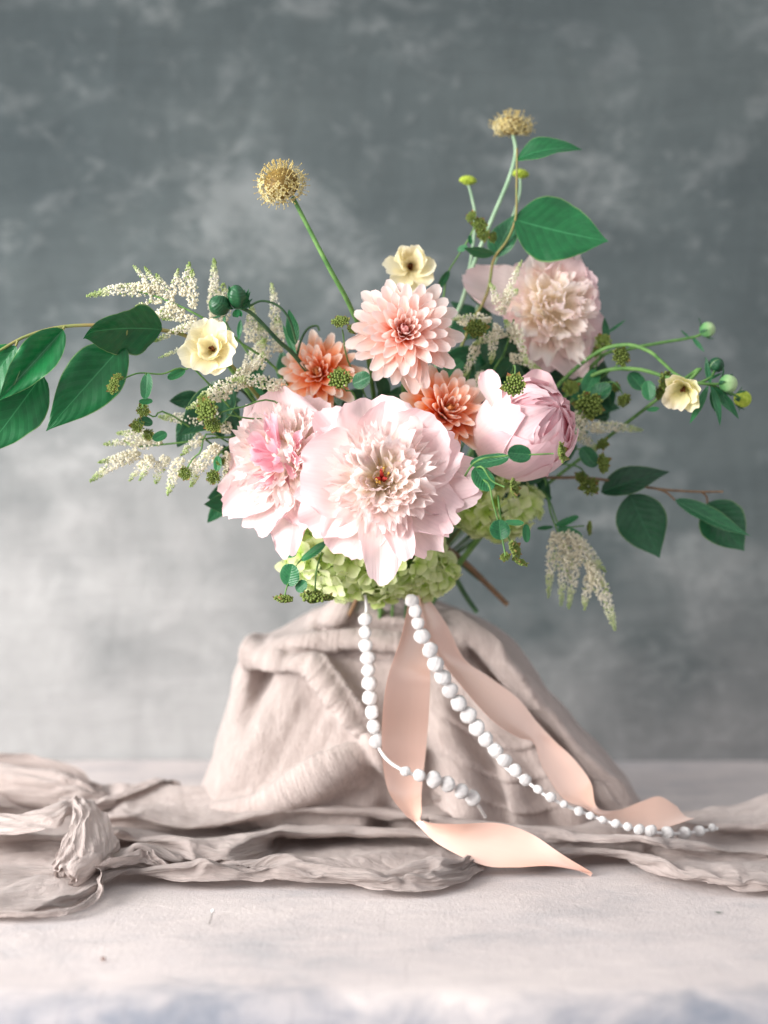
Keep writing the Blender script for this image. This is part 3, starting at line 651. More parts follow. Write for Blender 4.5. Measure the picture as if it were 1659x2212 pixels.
trim("white pompom trim hanging straight down left of the peach ribbon, its end kicked right",
     [(788, 1284, 1.34), (792, 1310, 1.345), (790, 1350, 1.345), (795, 1460, 1.345), (800, 1540, 1.345), (812, 1590, 1.345), (824, 1625, 1.34), (850, 1652, 1.330), (900, 1676, 1.326), (960, 1690, 1.332), (1020, 1725, 1.346), (1048, 1764, 1.370)],
     [(789, 1338, 1.0), (789, 1366, .95), (790, 1395, 1.05), (795, 1422, 1.1), (796, 1448, 1.0), (798, 1476, 1.15), (800, 1508, 1.15), (804, 1538, 1.1), (808, 1570, 1.1), (815, 1601, 1.1),
      (876, 1666, .75), (906, 1675, .95), (937, 1684, 1.2), (967, 1694, 1.15), (997, 1709, 1.1), (1021, 1724, 1.15)])
trim("white pompom trim slanting down right across the cloth between the two ribbon tails",
     [(882, 1284, 1.335), (895, 1315, 1.335), (912, 1375, 1.335), (940, 1430, 1.335), (985, 1510, 1.345), (1040, 1595, 1.35), (1095, 1660, 1.345), (1140, 1690, 1.335), (1185, 1722, 1.325), (1250, 1752, 1.332), (1330, 1780, 1.325), (1410, 1798, 1.325), (1480, 1800, 1.345), (1550, 1790, 1.365)],
     [(890, 1298, 1.0), (897, 1320, 1.0), (903, 1346, .95), (912, 1374, 1.15), (929, 1404, 1.15), (941, 1434, 1.2), (957, 1463, 1.2), (972, 1491, 1.2), (991, 1519, 1.2), (1012, 1545, 1.2), (1030, 1572, 1.2), (1049, 1597, 1.15), (1070, 1621, 1.1), (1091, 1643, 1.05), (1113, 1664, .95), (1135, 1685, .9),
      (1162, 1705, .65), (1218, 1737, .6), (1275, 1762, .6), (1302, 1771, .6), (1356, 1786, .65), (1381, 1792, .8), (1190, 1722, .8), (1250, 1752, .7), (1330, 1779, .65), (1405, 1795, .95), (1441, 1800, 1.05), (1477, 1800, 1.05), (1510, 1795, .85), (1538, 1788, .6)])

# ------------------------------------------------------------------ petals and leaves
def petal(name, m, L, W, nu=11, nv=10, base=.25, p=.55, narrow=.25, tip=.45, notch=0., lobes=2, jag=0., roll=.5, a0=0., a1=0., ruf=0., seed=0, side=0.):
    rr = np.random.RandomState(seed)
    u = np.linspace(-1, 1, nu)[None]; v = np.linspace(0, 1, nv)[:, None]
    w_ = W / 2 * (base + (1 - base) * smooth(v / p)) * (1 - narrow * np.maximum(0, (v - p) / (1 - p)) ** 2)
    jg = np.interp(u, np.linspace(-1, 1, nu), rr.rand(nu) - 0.5)
    s = v - tip * 0.9 * (1 - np.sqrt(1 - 0.97 * u ** 2)) * v ** 2.5 - notch * (0.5 - 0.5 * np.cos(np.pi * (u + 1) * lobes + np.pi)) * v ** 5 + jag * jg * v ** 4
    s = s + 0 * u
    t = np.linspace(-0.2, 1.2, 141); a = a0 + a1 * t
    Yc = np.concatenate([[0], np.cumsum(np.cos((a[1:] + a[:-1]) / 2) * 0.01)]); Zc = np.concatenate([[0], np.cumsum(np.sin((a[1:] + a[:-1]) / 2) * 0.01)])
    Yc -= np.interp(0, t, Yc); Zc -= np.interp(0, t, Zc)
    y = L * np.interp(s, t, Yc); z = L * np.interp(s, t, Zc); an = a0 + a1 * s
    if abs(roll) > 1e-3:
        Rr = w_ / roll; x = Rr * np.sin(u * roll); c = Rr * (1 - np.cos(u * roll))
    else: x = u * w_; c = 0 * x
    rf = ruf * W * v ** 2 * (np.sin(u * (4 + 3 * rr.rand()) + 6 * rr.rand()) * 0.6 + np.sin(u * 9 + 6 * rr.rand()) * 0.35 * np.abs(u)) + ruf * W * 0.8 * fbm(u * 1.7 + seed, v * 2.2 + seed * 3.1, seed)
    c = c + rf
    x = x + side * L * v ** 2
    P = np.stack([x, y - np.sin(an) * c, z + np.cos(an) * c], -1)
    U = np.stack([(u + 1) / 2 + 0 * v, v + 0 * u], -1)
    return Acc().grid(P, U=U).mesh(name, m)
def put_petal(root, name, me, az, el, r0=0., h0=0., scale=1., yaw=0., tilt=0.):
    """az: azimuth in the flower's face plane, el: rise toward the facing axis"""
    e = Vector((math.cos(az), math.sin(az), 0)); zz = Vector((0, 0, 1))
    y = e * math.cos(el) + zz * math.sin(el); z = -e * math.sin(el) + zz * math.cos(el); x = y.cross(z)
    M = Matrix((x, y, z)).transposed().to_4x4()
    M = Matrix.Translation(e * r0 + zz * h0) @ M @ Matrix.Rotation(yaw, 4, 'Z') @ Matrix.Rotation(tilt, 4, 'Y') @ Matrix.Scale(scale, 4)
    return link(name, me, root, M)
BIND = A(858, 1300, 1.53)
def stem_to(root, pts, r0, r1, m, name="stem", n=None):
    """pts are world points; the mesh is made in the root's own space"""
    Mi = root.matrix_basis.inverted()
    return link(name, Acc().tube([tuple(Mi @ Vector(p)) for p in pts], r0, r1, n=n).mesh(name, m), root)
def flower_stem(root, r=0.002, m=None, via=()):
    Mw = root.matrix_basis; h = Mw.translation; n = (Mw.to_3x3() @ Vector((0, 0, 1))).normalized()
    p1 = h - n * 0.03; q = BIND + Vector((rnd.uniform(-.02, .02), rnd.uniform(-.01, .015), 0))
    pts = [h - n * 0.002, p1] + list(via) + [(p1 + q) / 2 + Vector((0, .012, .0)), q, q + Vector(((q.x - p1.x) * .08, 0.004, -.03))]
    stem_to(root, pts, r * 0.9, r * 1.15, m or M_stem)

def leaf_mesh(L, W, fold=.2, bend=.3, wave=.03, seed=0, nu=13, nv=22, shape='ovate', tipcurl=0., m=None, mname="leaf", quilt=1.0, rim=.07):
    v = np.linspace(0, 1, nv)[:, None]; u = np.linspace(-1, 1, nu)[None]
    if shape == 'ovate': f = np.where(v < .38, np.sin(np.pi / 2 * np.clip(v / .38, 0, 1)) ** .62, np.cos(np.pi / 2 * np.clip((v - .38) / .62, 0, 1)) ** 1.12)
    elif shape == 'lance': f = np.sin(np.pi * v ** 0.85) ** 0.9
    elif shape == 'round': f = np.sqrt(np.clip(1 - (2 * v - 1) ** 2, 0, 1))
    else: f = np.sin(np.pi * v ** 0.9) ** 0.4      # strap
    f = np.maximum(f, 0.012)
    rr = np.random.RandomState(seed)
    edge = 1 + 0.05 * fbm(v * 7 + 0 * u, np.sign(u) * 3.3 + seed + 0 * v, seed) * np.abs(u)
    hw = W / 2 * f * edge
    a = (-bend / 2 + bend * v); cy = np.concatenate([[0], np.cumsum(np.cos((a[1:, 0] + a[:-1, 0]) / 2) / (nv - 1))]); cz = np.concatenate([[0], np.cumsum(np.sin((a[1:, 0] + a[:-1, 0]) / 2) / (nv - 1))])
    cz -= np.linspace(0, 1, nv) * cz[-1]; cy /= cy[-1]
    x = u * hw * math.cos(fold); c = np.abs(u) * hw * math.sin(fold)
    c = c + wave * W * (np.sin(v * (9 + 3 * rr.rand()) + rr.rand() * 6 + 1.3 * np.sign(u)) * np.abs(u) ** 1.5) * f
    c = c - quilt * 0.012 * W * np.abs(np.sin(np.pi * 8.5 * (v - np.abs(u) * 0.275))) * (np.abs(u) > 0.02) * f
    c = c - rim * W * np.abs(u) ** 5 * f * (0.6 + 0.8 * fbm(v * 4 + 0 * u, np.sign(u) + seed + 0 * v, seed + 1))
    c = c + tipcurl * L * np.maximum(0, v - .8) ** 2 * 6
    P = np.stack([x, L * cy[:, None] + 0 * u, L * cz[:, None] + c], -1)
    U = np.stack([(u + 1) / 2 + 0 * v, v + 0 * u], -1)
    return Acc().grid(P[:, ::-1], U=U[:, ::-1]).mesh(mname, m or M_leaf)
def leaf_at(root, base, tip, nrm, Wratio=.6, m=None, name="leaf", **k):
    base = Vector(base); tip = Vector(tip); y = tip - base; L = y.length; y.normalize()
    n = Vector(nrm); z = (n - y * n.dot(y)).normalized(); x = y.cross(z)
    me = leaf_mesh(L, L * Wratio, m=m, mname=name, **k)
    M = Matrix((x, y, z)).transposed().to_4x4(); M.translation = base
    return link(name, me, root, root.matrix_basis.inverted() @ M)

# ------------------------------------------------------------------ peonies
OID = []
def oid_set(m, seed):
    return [petal("inner_petal", m, 1.0, rnd.uniform(.28, .62), 7, 8, base=.3, p=.75, narrow=.05, tip=.12, notch=.10, lobes=rnd.choice([2, 3]), jag=.22,
                  roll=rnd.uniform(.3, .9), a0=0, a1=rnd.uniform(-.15, .9), ruf=.16, seed=seed + i, side=rnd.uniform(-.15, .15)) for i in range(9)]
OIDS = oid_set(M_oid, 40); OIDB = oid_set(M_oidback, 60); OIDP = oid_set(M_pinkcore, 80)
def ring(root, meshes, name, n, L, el, r0, h0, jit=.25, eljit=.2, ljit=.2):
    a = rnd.uniform(0, 6.28)
    for i in range(n):
        az = a + 6.283 * (i + rnd.uniform(-jit, jit)) / n
        put_petal(root, name, rnd.choice(meshes), az, el + rnd.uniform(-eljit, eljit), r0, h0, L * (1 + rnd.uniform(-ljit, ljit)), rnd.uniform(-.15, .15), rnd.uniform(-.5, .5))

def dome(root, meshes, name, n, Rc, L, m_core, squash=.85, fmin=0.0, core=True, h=0.0):
    if core: link("heart", Acc().ball((0, 0, Rc * .25), Rc * .80, 16, 10, U=(.5, .45), sq=(1, 1, squash)).mesh("heart", m_core), root)  # filler ball added inside to brighten the gaps between the petals
    for i in range(n):
        f = fmin + (1 - fmin) * (i + .5) / n; z = 1 - 1.02 * f; az = i * 2.39996 + rnd.uniform(-.2, .2); q = math.sqrt(max(0, 1 - z * z)); el = math.asin(max(-.2, z)) 
        put_petal(root, name, rnd.choice(meshes), az, el * .92 + rnd.uniform(-.22, .12), q * Rc * .7, h + Rc * .2 + z * Rc * .62 * squash, L * rnd.uniform(.65, 1.3), rnd.uniform(-.3, .3), rnd.uniform(-.7, .7))
def front_peony():
    d = 1.25; s = S(d); n = Vector((-.06, -1, .16))
    root = thing("peony", "large open blush peony at the front with cream ruffled centre and red carpels", "peony", "blush peonies", facing(A(826, 1036, d), n))
    G = [(98, 182, 230, .06, 2), (134, 200, 140, .0, 1), (72, 172, 190, .05, 2), (172, 178, 220, .03, 2), (207, 194, 190, .06, 3), (238, 186, 170, .03, 2),
         (270, 224, 118, .0, 1), (290, 196, 80, .0, 1), (308, 200, 165, .12, 3), (330, 190, 150, .12, 3), (348, 210, 130, .05, 1), (4, 222, 140, .0, 1), (26, 182, 150, .04, 2), (46, 178, 190, .04, 2), (152, 182, 140, .03, 2)]
    for i, (az, L, W, nt, lb) in enumerate(G):
        me = petal("guard_petal", M_guard, L * s * 1.01, W * s * .94, 17, 16, base=.3, p=.62, narrow=.12, tip=.30 if lb > 1 else .50, notch=nt, lobes=lb, jag=.05, roll=.55, a0=R(-4), a1=R(rnd.uniform(2, 22)), ruf=.085, seed=100 + i)
        put_petal(root, "guard_petal", me, R(az), R(rnd.uniform(4, 14)), 6 * s, -.006 - .003 * (i % 3), 1, rnd.uniform(-.04, .04), rnd.uniform(-.10, .10))
    ring(root, OIDS, "inner_petal", 38, 118 * s, R(13), 14 * s, -.002, ljit=.14)
    ring(root, OIDS, "inner_petal", 36, 108 * s, R(25), 14 * s, .000, ljit=.18)
    ring(root, OIDS, "inner_petal", 30, 92 * s, R(40), 16 * s, .001, ljit=.22)
    ring(root, OIDS, "inner_petal", 20, 66 * s, R(52), 17 * s, .002, ljit=.22)
    ring(root, OIDS, "inner_petal", 8, 40 * s, R(58), 12 * s, .006, ljit=.3)
    link("heart", Acc().ball((0, 0, .001), 19 * s, 14, 8, U=(.5, .1), sq=(1, 1, .7)).mesh("heart", M_oid), root)
    for i in range(8):        # the big ruffled tuft under the centre
        put_petal(root, "inner_petal", OIDS[i], R(rnd.uniform(262, 312)), R(rnd.uniform(40, 66)), rnd.uniform(35, 62) * s, .006, rnd.uniform(58, 82) * s, 0, rnd.uniform(-.6, .6))
    for i in range(7):        # the sheaf above it
        put_petal(root, "inner_petal", OIDS[i], R(rnd.uniform(55, 95)), R(rnd.uniform(28, 50)), 24 * s, .006, rnd.uniform(92, 118) * s, 0, rnd.uniform(-.4, .4))
    for i in range(7):
        az = rnd.uniform(0, 6.28); e = Vector((math.cos(az), math.sin(az), 0)); q = e * rnd.uniform(5, 11) * s + Vector((0, 0, .006)); t = q + e * 7 * s + Vector((0, 0, rnd.uniform(.008, .015)))
        ac = Acc().tube([tuple(q), tuple((q + t) / 2), tuple(t)], .0005, .0004, 5); ac.ball(t, .0011, 6, 4, sq=(1, 1, 1.8)); link("stamen", ac.mesh("stamen", M_yell), root)
    for i in range(3):
        az = R(90 + 120 * i); e = Vector((math.cos(az), math.sin(az), 0))
        link("carpel", Acc().tube([tuple(e * .0015), tuple(e * .0025 + Vector((0, 0, .011))), tuple(e * .0050 + Vector((0, 0, .019)))], .0026, .0010).mesh("carpel", M_red), root)
    flower_stem(root, .0032)
front_peony()

def left_peony():
    d = 1.29; s = S(d); n = Vector((-.42, -1, .18))
    root = thing("peony", "blush peony facing left with a deeper pink heart, half behind the front peony", "peony", "blush peonies", facing(A(622, 992, d), n))
    G = [(95, 150, 150), (120, 150, 140), (60, 140, 130), (155, 135, 130), (185, 132, 130), (212, 165, 120), (228, 172, 100), (250, 170, 130), (276, 205, 88), (300, 160, 120), (20, 140, 140), (335, 150, 130)]
    for i, (az, L, W) in enumerate(G):
        me = petal("guard_petal", M_guard, L * s * 1.04, W * s * 1.22, 15, 14, base=.3, p=.6, narrow=.25, tip=.4, notch=.05 * (i % 2), lobes=2, jag=.06, roll=.5, a0=R(-4), a1=R(rnd.uniform(0, 24)), ruf=.07, seed=140 + i)
        put_petal(root, "guard_petal", me, R(az), R(rnd.uniform(4, 18)), 6 * s, -.004 - .002 * (i % 3), 1, 0, rnd.uniform(-.12, .12))
    ring(root, OIDS, "inner_petal", 26, 98 * s, R(14), 14 * s, .0, ljit=.15)
    dome(root, OIDS, "inner_petal", 130, 56 * s, 70 * s, M_oid, .7, .16)
    dome(root, OIDP, "inner_petal", 34, 34 * s, 62 * s, M_pinkcore, 1.5, 0, False, 20 * s)
    flower_stem(root, .003)
left_peony()

def back_peony():
    d = 1.40; s = S(d); n = Vector((.14, -1, .04))
    root = thing("peony", "pale peony with a big cream tufted dome at the upper right, petals drooping below", "peony", "blush peonies", facing(A(1190, 668, d), n))
    G = [(95, 138, 135, 20), (70, 130, 120, 30), (120, 120, 110, 10), (159, 196, 118, -8), (178, 120, 90, 0), (205, 100, 90, 0), (232, 110, 90, 5), (258, 140, 120, 4), (288, 160, 130, 2), (314, 150, 120, 4), (338, 120, 100, 10), (10, 112, 110, 30), (40, 118, 110, 30)]
    for i, (az, L, W, el) in enumerate(G):
        me = petal("guard_petal", M_guard, L * s, W * s, 15, 14, base=.3, p=.6, narrow=.25, tip=.4, notch=.04 * (i % 3), lobes=2, jag=.06, roll=.6, a0=R(0), a1=R(rnd.uniform(-18, 24)), ruf=.08, seed=170 + i)
        put_petal(root, "guard_petal", me, R(az), R(el), 8 * s, -.004, 1, 0, rnd.uniform(-.12, .12))
    ring(root, OIDB, "inner_petal", 26, 108 * s, R(14), 12 * s, .0, ljit=.35)
    dome(root, OIDB, "inner_petal", 110, 54 * s, 62 * s, M_oidback)
    flower_stem(root, .003)
back_peony()

def bud_peony():
    d = 1.30; s = S(d); ax = Vector((.58, -.55, .40))
    root = thing("peony", "half closed round pink peony bloom on the right, petals still cupped into a globe", "peony", "blush peonies", facing(A(1133, 930, d), ax))
    # globe petals: bases at the back pole, wrapped round; drawn as a shallow shell of spherical caps
    def shell(Rg, az, w, t0, t1, seed, m, name, lift=0.):
        n_, k = 15, 15
        v = np.linspace(0, 1, k)[:, None]; u = np.linspace(-1, 1, n_)[None]
        rr = np.random.RandomState(seed)
        jg = rr.rand(n_)[None] - .5
        th = R(t0) + R(t1 - t0) * (v - .28 * np.abs(u) ** 2.2 * v ** 3 + (.05 if seed < 230 else .16) * jg * v ** 4 - .05 * (1 + np.cos(u * 5 + seed)) * v ** 5)
        ph = az + R(w) * u * (0.45 + 0.65 * smooth(v / .5)) * (1 - .15 * v ** 3)
        rr_ = Rg * (1 + lift * v ** 3 + .03 * fbm(u * 1.5 + seed, v * 2, seed) + (.03 if seed < 230 else .055) * v ** 3 * np.sin(u * 6 + seed) + .05 * v ** 4 * fbm(u * 5 + seed, v * 3, seed))
        P = np.stack([rr_ * np.sin(th) * np.cos(ph), rr_ * np.sin(th) * np.sin(ph), -rr_ * 1.12 * np.cos(th)], -1)
        U = np.stack([(u + 1) / 2 + 0 * v, v + 0 * u], -1)
        link(name, Acc().grid(P, U=U).mesh(name, m), root)
    for i in range(5): shell(106 * s, R(72 * i + 20), 52, 4, rnd.uniform(130, 146), 200 + i, M_budp, "guard_petal", .03)
    for i in range(5): shell(101 * s, R(72 * i + 56), 46, 8, rnd.uniform(146, 158), 210 + i, M_budp, "guard_petal", .0)
    for i in range(6): shell(98 * s, R(60 * i + 10), 36, 20, rnd.uniform(154, 166), 220 + i, M_budp, "guard_petal", .02)
    for i in range(8): shell((97 - .6 * i) * s, R(45 * i + 30 + rnd.uniform(-25, 25)), rnd.uniform(22, 42), 40, rnd.uniform(160, 176), 230 + i, M_budcore, "inner_petal", .0)
    for i in range(8): shell((93 - 1.2 * i) * s, R(51 * i + rnd.uniform(-30, 30)), rnd.uniform(26, 50), 60, rnd.uniform(180, 200), 240 + i, M_budcore, "inner_petal", .0)
    link("heart", Acc().ball((0, 0, .004), 86 * s, 20, 14, U=(.5, .5)).mesh("heart", M_budcore), root)
    # the petal that stands off at the upper left
    me = petal("guard_petal", M_budp, 112 * s, 56 * s, 13, 14, base=.5, p=.6, narrow=.3, tip=.4, roll=.9, a0=R(14), a1=R(-70), ruf=.03, seed=251)
    M = facing(A(1078, 885, 1.275), (-.2, -1, .1), 0); Ml = root.matrix_basis.inverted() @ M @ Matrix.Rotation(R(20), 4, 'Z')
    link("guard_petal", me, root, Ml)
    me = petal("guard_petal", M_budp, 100 * s, 120 * s, 13, 14, base=.6, p=.6, narrow=.3, tip=.4, notch=.05, roll=.9, a0=R(10), a1=R(30), ruf=.04, seed=252)
    M = facing(A(1150, 890, 1.315), (-.1, -1, .1), 0); link("guard_petal", me, root, root.matrix_basis.inverted() @ M @ Matrix.Rotation(R(-12), 4, 'Z'))
    flower_stem(root, .003)
bud_peony()

# ------------------------------------------------------------------ dahlias
def dahlia(label, px, py, d, n, rad, N_, m, mc, elo=-6, ehi=82, core=.22, roll=.75):
    s = S(d); root = thing("dahlia", label, "dahlia", "pink and orange dahlias", facing(A(px, py, d), n))
    outer = [petal("petal", m, 1, .41, 9, 9, base=.32, p=.62, narrow=.30, tip=.34, jag=.04, roll=roll, a0=R(14), a1=R(-20 + 6 * i), ruf=.03, seed=300 + i) for i in range(4)]
    inner = [petal("petal", m, 1, .40, 7, 8, base=.4, p=.6, narrow=.35, tip=.34, jag=.04, roll=1.25, a0=R(6), a1=R(10 + 8 * i), ruf=.02, seed=310 + i) for i in range(3)]
    cent = [petal("petal", mc, 1, .42, 7, 7, base=.6, p=.5, narrow=.35, tip=.35, roll=1.6, a0=0, a1=R(50), seed=320 + i) for i in range(2)]
    for i in range(N_):
        f = i / (N_ - 1); az = i * 2.39996 + rnd.uniform(-.08, .08)
        L = rad * s * (1.0 - 0.76 * f ** 1.25) * rnd.uniform(.94, 1.06)
        el = R(elo + (ehi - elo) * f ** 1.15 + rnd.uniform(-5, 5))
        ms = outer if f < .55 else (inner if f < 1 - core else cent)
        put_petal(root, "petal", rnd.choice(ms), az, el, (10 - 8 * f) * s, -.004 + .014 * f, L, rnd.uniform(-.08, .08), rnd.uniform(-.12, .12))
    flower_stem(root, .0026)
dahlia("full pink dahlia with peach inner petals, topmost dahlia in the middle of the bouquet", 872, 722, 1.30, (.02, -1, .12), 120, 104, M_dah, M_dahc)
dahlia("orange hearted pink dahlia at the left with a green sprig before it", 694, 812, 1.345, (-.22, -1, .20), 96, 74, M_dah2, M_dah2c, elo=-2)
dahlia("orange hearted pink dahlia tucked behind the top right of the front peony", 956, 900, 1.315, (.30, -.85, .36), 112, 76, M_dah2, M_dah2c, elo=8)

# ------------------------------------------------------------------ cream ranunculus
def ranunculus(label, px, py, d, n, rad, petals, m, dark=True, roll0=0.):
    s = S(d); root = thing("ranunculus", label, "ranunculus", "cream butterfly ranunculus", facing(A(px, py, d), n, roll0))
    for i, (az, L, W, el, a1) in enumerate(petals):
        me = petal("petal", m, L * rad * s, W * rad * s, 13, 12, base=.22, p=.62, narrow=.12, tip=.30, notch=.06, lobes=2, jag=.05, roll=.75, a0=R(8), a1=R(a1), ruf=.06, seed=400 + i + int(px))
        put_petal(root, "petal", me, R(az), R(el), 2 * s, -.001 * (i % 4), 1, 0, rnd.uniform(-.15, .15))
    ac = Acc(); rr = rnd
    for i in range(14):
        az = rr.uniform(0, 6.28); e = Vector((math.cos(az), math.sin(az), 0)); k = rr.uniform(1, 4) * s; q = e * k; t = e * k * 1.6 + Vector((0, 0, rr.uniform(.004, .009)))
        ac.tube([tuple(q), tuple(t)], .0004, .0004, 4, 3); ac.ball(t, .0009, 5, 3)
    ac.ball((0, 0, .002), 3.4 * s, 8, 5, sq=(1, 1, 1.1))
    link("stamens", ac.mesh("stamens", M_brown), root)
    flower_stem(root, .0017)
ring8 = [(20 + 45 * i, 1.0 + .06 * ((i * 5) % 3), .95, 16 + 8 * (i % 2), 20) for i in range(8)]
ranunculus("cream ranunculus with dark brown eye at the left, open toward the camera", 460, 757, 1.255, (-.12, -1, .06), 74, ring8 + [(40 + 72 * i, .72, .7, 40, 30) for i in range(5)], M_ran)
ranunculus("cream ranunculus with brown eye standing above the topmost pink dahlia", 886, 582, 1.36, (.02, -.88, .40), 66,
           [(90, 1.0, 1.2, 60, 10), (50, .95, 1.0, 58, 16), (130, .98, 1.0, 58, 16), (15, .98, 1.0, 46, 20), (165, .98, 1.0, 46, 20), (200, 1.05, .95, 18, 8), (235, 1.0, .9, 8, 0), (270, 1.0, .95, 2, -10), (305, 1.0, .9, 8, 0), (338, 1.0, .95, 20, 10), (75, .7, .8, 66, 16), (110, .7, .8, 66, 16)], M_ran)
ranunculus("small wilted cream ranunculus nodding among green buds at the far right", 1478, 836, 1.33, (-.30, -.80, -.40), 66,
           [(30 + 45 * i, 1.0, .72, 28 + 12 * (i % 2), 22) for i in range(8)], M_ranp)

# ------------------------------------------------------------------ scabiosa
def scabiosa(label, px, py, d, n, rad, flat, eye, stem_pts, sr, sm_, N_=150):
    s = S(d); root = thing("scabiosa", label, "scabiosa", "yellow scabiosa heads", facing(A(px, py, d), n)); r = rad * s
    link("core", Acc().ball((0, 0, 0), r * .66, 16, 10, sq=(1, 1, flat)).mesh("core", M_scabcore), root)
    fl = []
    for k in range(4):
        ac = Acc()
        for j in range(4):
            a = 6.28 * j / 4 + .3 * k; c = Vector((math.cos(a), math.sin(a), 0)) * .42
            w_ = .30 + .08 * ((j + k) % 3)
            P = np.array([[0, 0, 0], [c.x * .5 - c.y * w_, c.y * .5 + c.x * w_, .14], [c.x * 1.25, c.y * 1.25, .05 + .1 * (k % 2)], [c.x * .5 + c.y * w_, c.y * .5 - c.x * w_, .14], [c.x * .8, c.y * .8, .22]])
            ac.add(P, [[0, 1, 4], [1, 2, 4], [2, 3, 4], [3, 0, 4]], [[.5, .2], [.2, .7], [.5, 1], [.8, .7], [.5, .8]])
        fl.append(ac.mesh("floret", M_scab))
    pins = Acc()
    for i in range(N_):
        f = (i + .5) / N_; z = 1 - 1.72 * f; az = i * 2.39996; q = math.sqrt(max(0, 1 - z * z))
        v = Vector((q * math.cos(az), q * math.sin(az), z * flat)); vn = Vector((q * math.cos(az), q * math.sin(az), z / max(flat, .4))).normalized()
        p = v * r * (.74 + .14 * rnd.random())
        if z > eye:
            for _ in range(2):
                a2 = (vn + Vector((rnd.uniform(-.3, .3), rnd.uniform(-.3, .3), 0))).normalized(); t = v * r * .66 + a2 * r * rnd.uniform(.22, .36)
                pins.tube([tuple(v * r * .6), tuple(t)], .00025, .0002, 4, 3, False); pins.ball(t, r * .036, 5, 3)
        else:
            k = r * (.20 if z > .3 else .27) * rnd.uniform(.85, 1.2)
            link("floret", rnd.choice(fl), root, facing(p, vn + Vector((rnd.uniform(-.4, .4), rnd.uniform(-.4, .4), rnd.uniform(-.4, .4))), rnd.uniform(0, 6)) @ Matrix.Scale(k, 4))
            if rnd.random() < .5:
                t = v * r * rnd.uniform(1.02, 1.12); pins.tube([tuple(p), tuple(t)], .00022, .0002, 4, 3, False); pins.ball(t, r * .03, 5, 3)
    o = link("pins", pins.mesh("pins", M_scabpin), root)
    stem_to(root, [A(*p) for p in stem_pts], sr, sr * 1.3, sm_)
    return root
scabiosa("yellow scabiosa head with dark brown eye on a long bare stem, upper left", 608, 397, 1.29, (-.25, -.62, .74), 58, .86, .62,
         [(632, 425, 1.30), (668, 495, 1.305), (712, 580, 1.31), (762, 675, 1.33), (800, 800, 1.37), (856, 1290, 1.53)], .0019, M_stem, 170)
scabiosa("flattened pale yellow scabiosa seen from below, highest bloom at the upper right", 1107, 272, 1.42, (.05, -.16, .98), 48, .62, .8,
         [(1108, 288, 1.42), (1114, 330, 1.42), (1098, 390, 1.415), (1060, 480, 1.41), (1020, 580, 1.41), (995, 660, 1.41), (940, 800, 1.41), (870, 1290, 1.53)], .0017, M_pale, 130)
def green_head(label, px, py, pts):
    d = pts[0][2]; root = thing("scabiosa_bud", label, "flower bud", "small lime scabiosa buds", facing(A(px, py, d), (.1, -.25, 1)))
    ac = Acc(); r = 17 * S(d)
    for i in range(60):
        f = (i + .5) / 60; z = 1 - f; az = i * 2.4; q = math.sqrt(1 - z * z); ac.ball((q * math.cos(az) * r, q * math.sin(az) * r, z * r * .6), r * .2, 5, 3)
    ac.ball((0, 0, 0), r * .93, 12, 6, sq=(1, 1, .5)); link("head", ac.mesh("head", M_lime), root)
    for i in range(8):
        put_petal(root, "bract", BR[0], 6.28 * i / 8, R(-8), r * .6, -.001, r * .7)
    stem_to(root, [A(*p) for p in pts], .0011, .0014, M_pale)
BR = [petal("bract", M_bract, 1, .5, 5, 6, base=.5, p=.4, narrow=.9, tip=.1, roll=.4, a0=0, a1=R(30 * k), seed=500 + k) for k in (0, 1)]
green_head("lime green button bud on a short pale stem, left of the tall leafy twig", 1011, 392, [(1011, 396, 1.42), (1020, 430, 1.42), (1026, 480, 1.42), (1010, 600, 1.42), (960, 800, 1.42)])
green_head("lime green button bud half behind the tall twig, under the highest scabiosa", 1124, 378, [(1124, 382, 1.435), (1120, 430, 1.43), (1080, 540, 1.425), (1010, 720, 1.42)])

# ------------------------------------------------------------------ hydrangea
HYF = []
for k in range(5):
    ac = Acc()
    for j in range(4):
        me_a = R(90 * j + rnd.uniform(-8, 8)); nu = 5
        u = np.linspace(-1, 1, nu)[None]; v = np.linspace(0, 1, 5)[:, None]
        w_ = .52 * (0.18 + .82 * smooth(v / .6)) * (1 - .3 * np.maximum(0, v - .6) ** 2 * 6)
        y = .08 + v * .95 - .3 * u ** 2 * v ** 3; x = u * w_; z = .12 * v + .25 * np.abs(u) ** 2 * v * rnd.uniform(-.4, 1) + rnd.uniform(-.25, .3) * v ** 2 + .08 * j % .1
        c, s_ = math.cos(me_a), math.sin(me_a)
        ac.grid(np.stack([x * c - y * s_, x * s_ + y * c, z + 0 * x], -1), U=np.stack([(u + 1) / 2 + 0 * v, v + 0 * u], -1))
    ac.ball((0, 0, .05), .1, 6, 4, U=(.5, .05)); HYF.append(ac.mesh("floret", M_hyd))
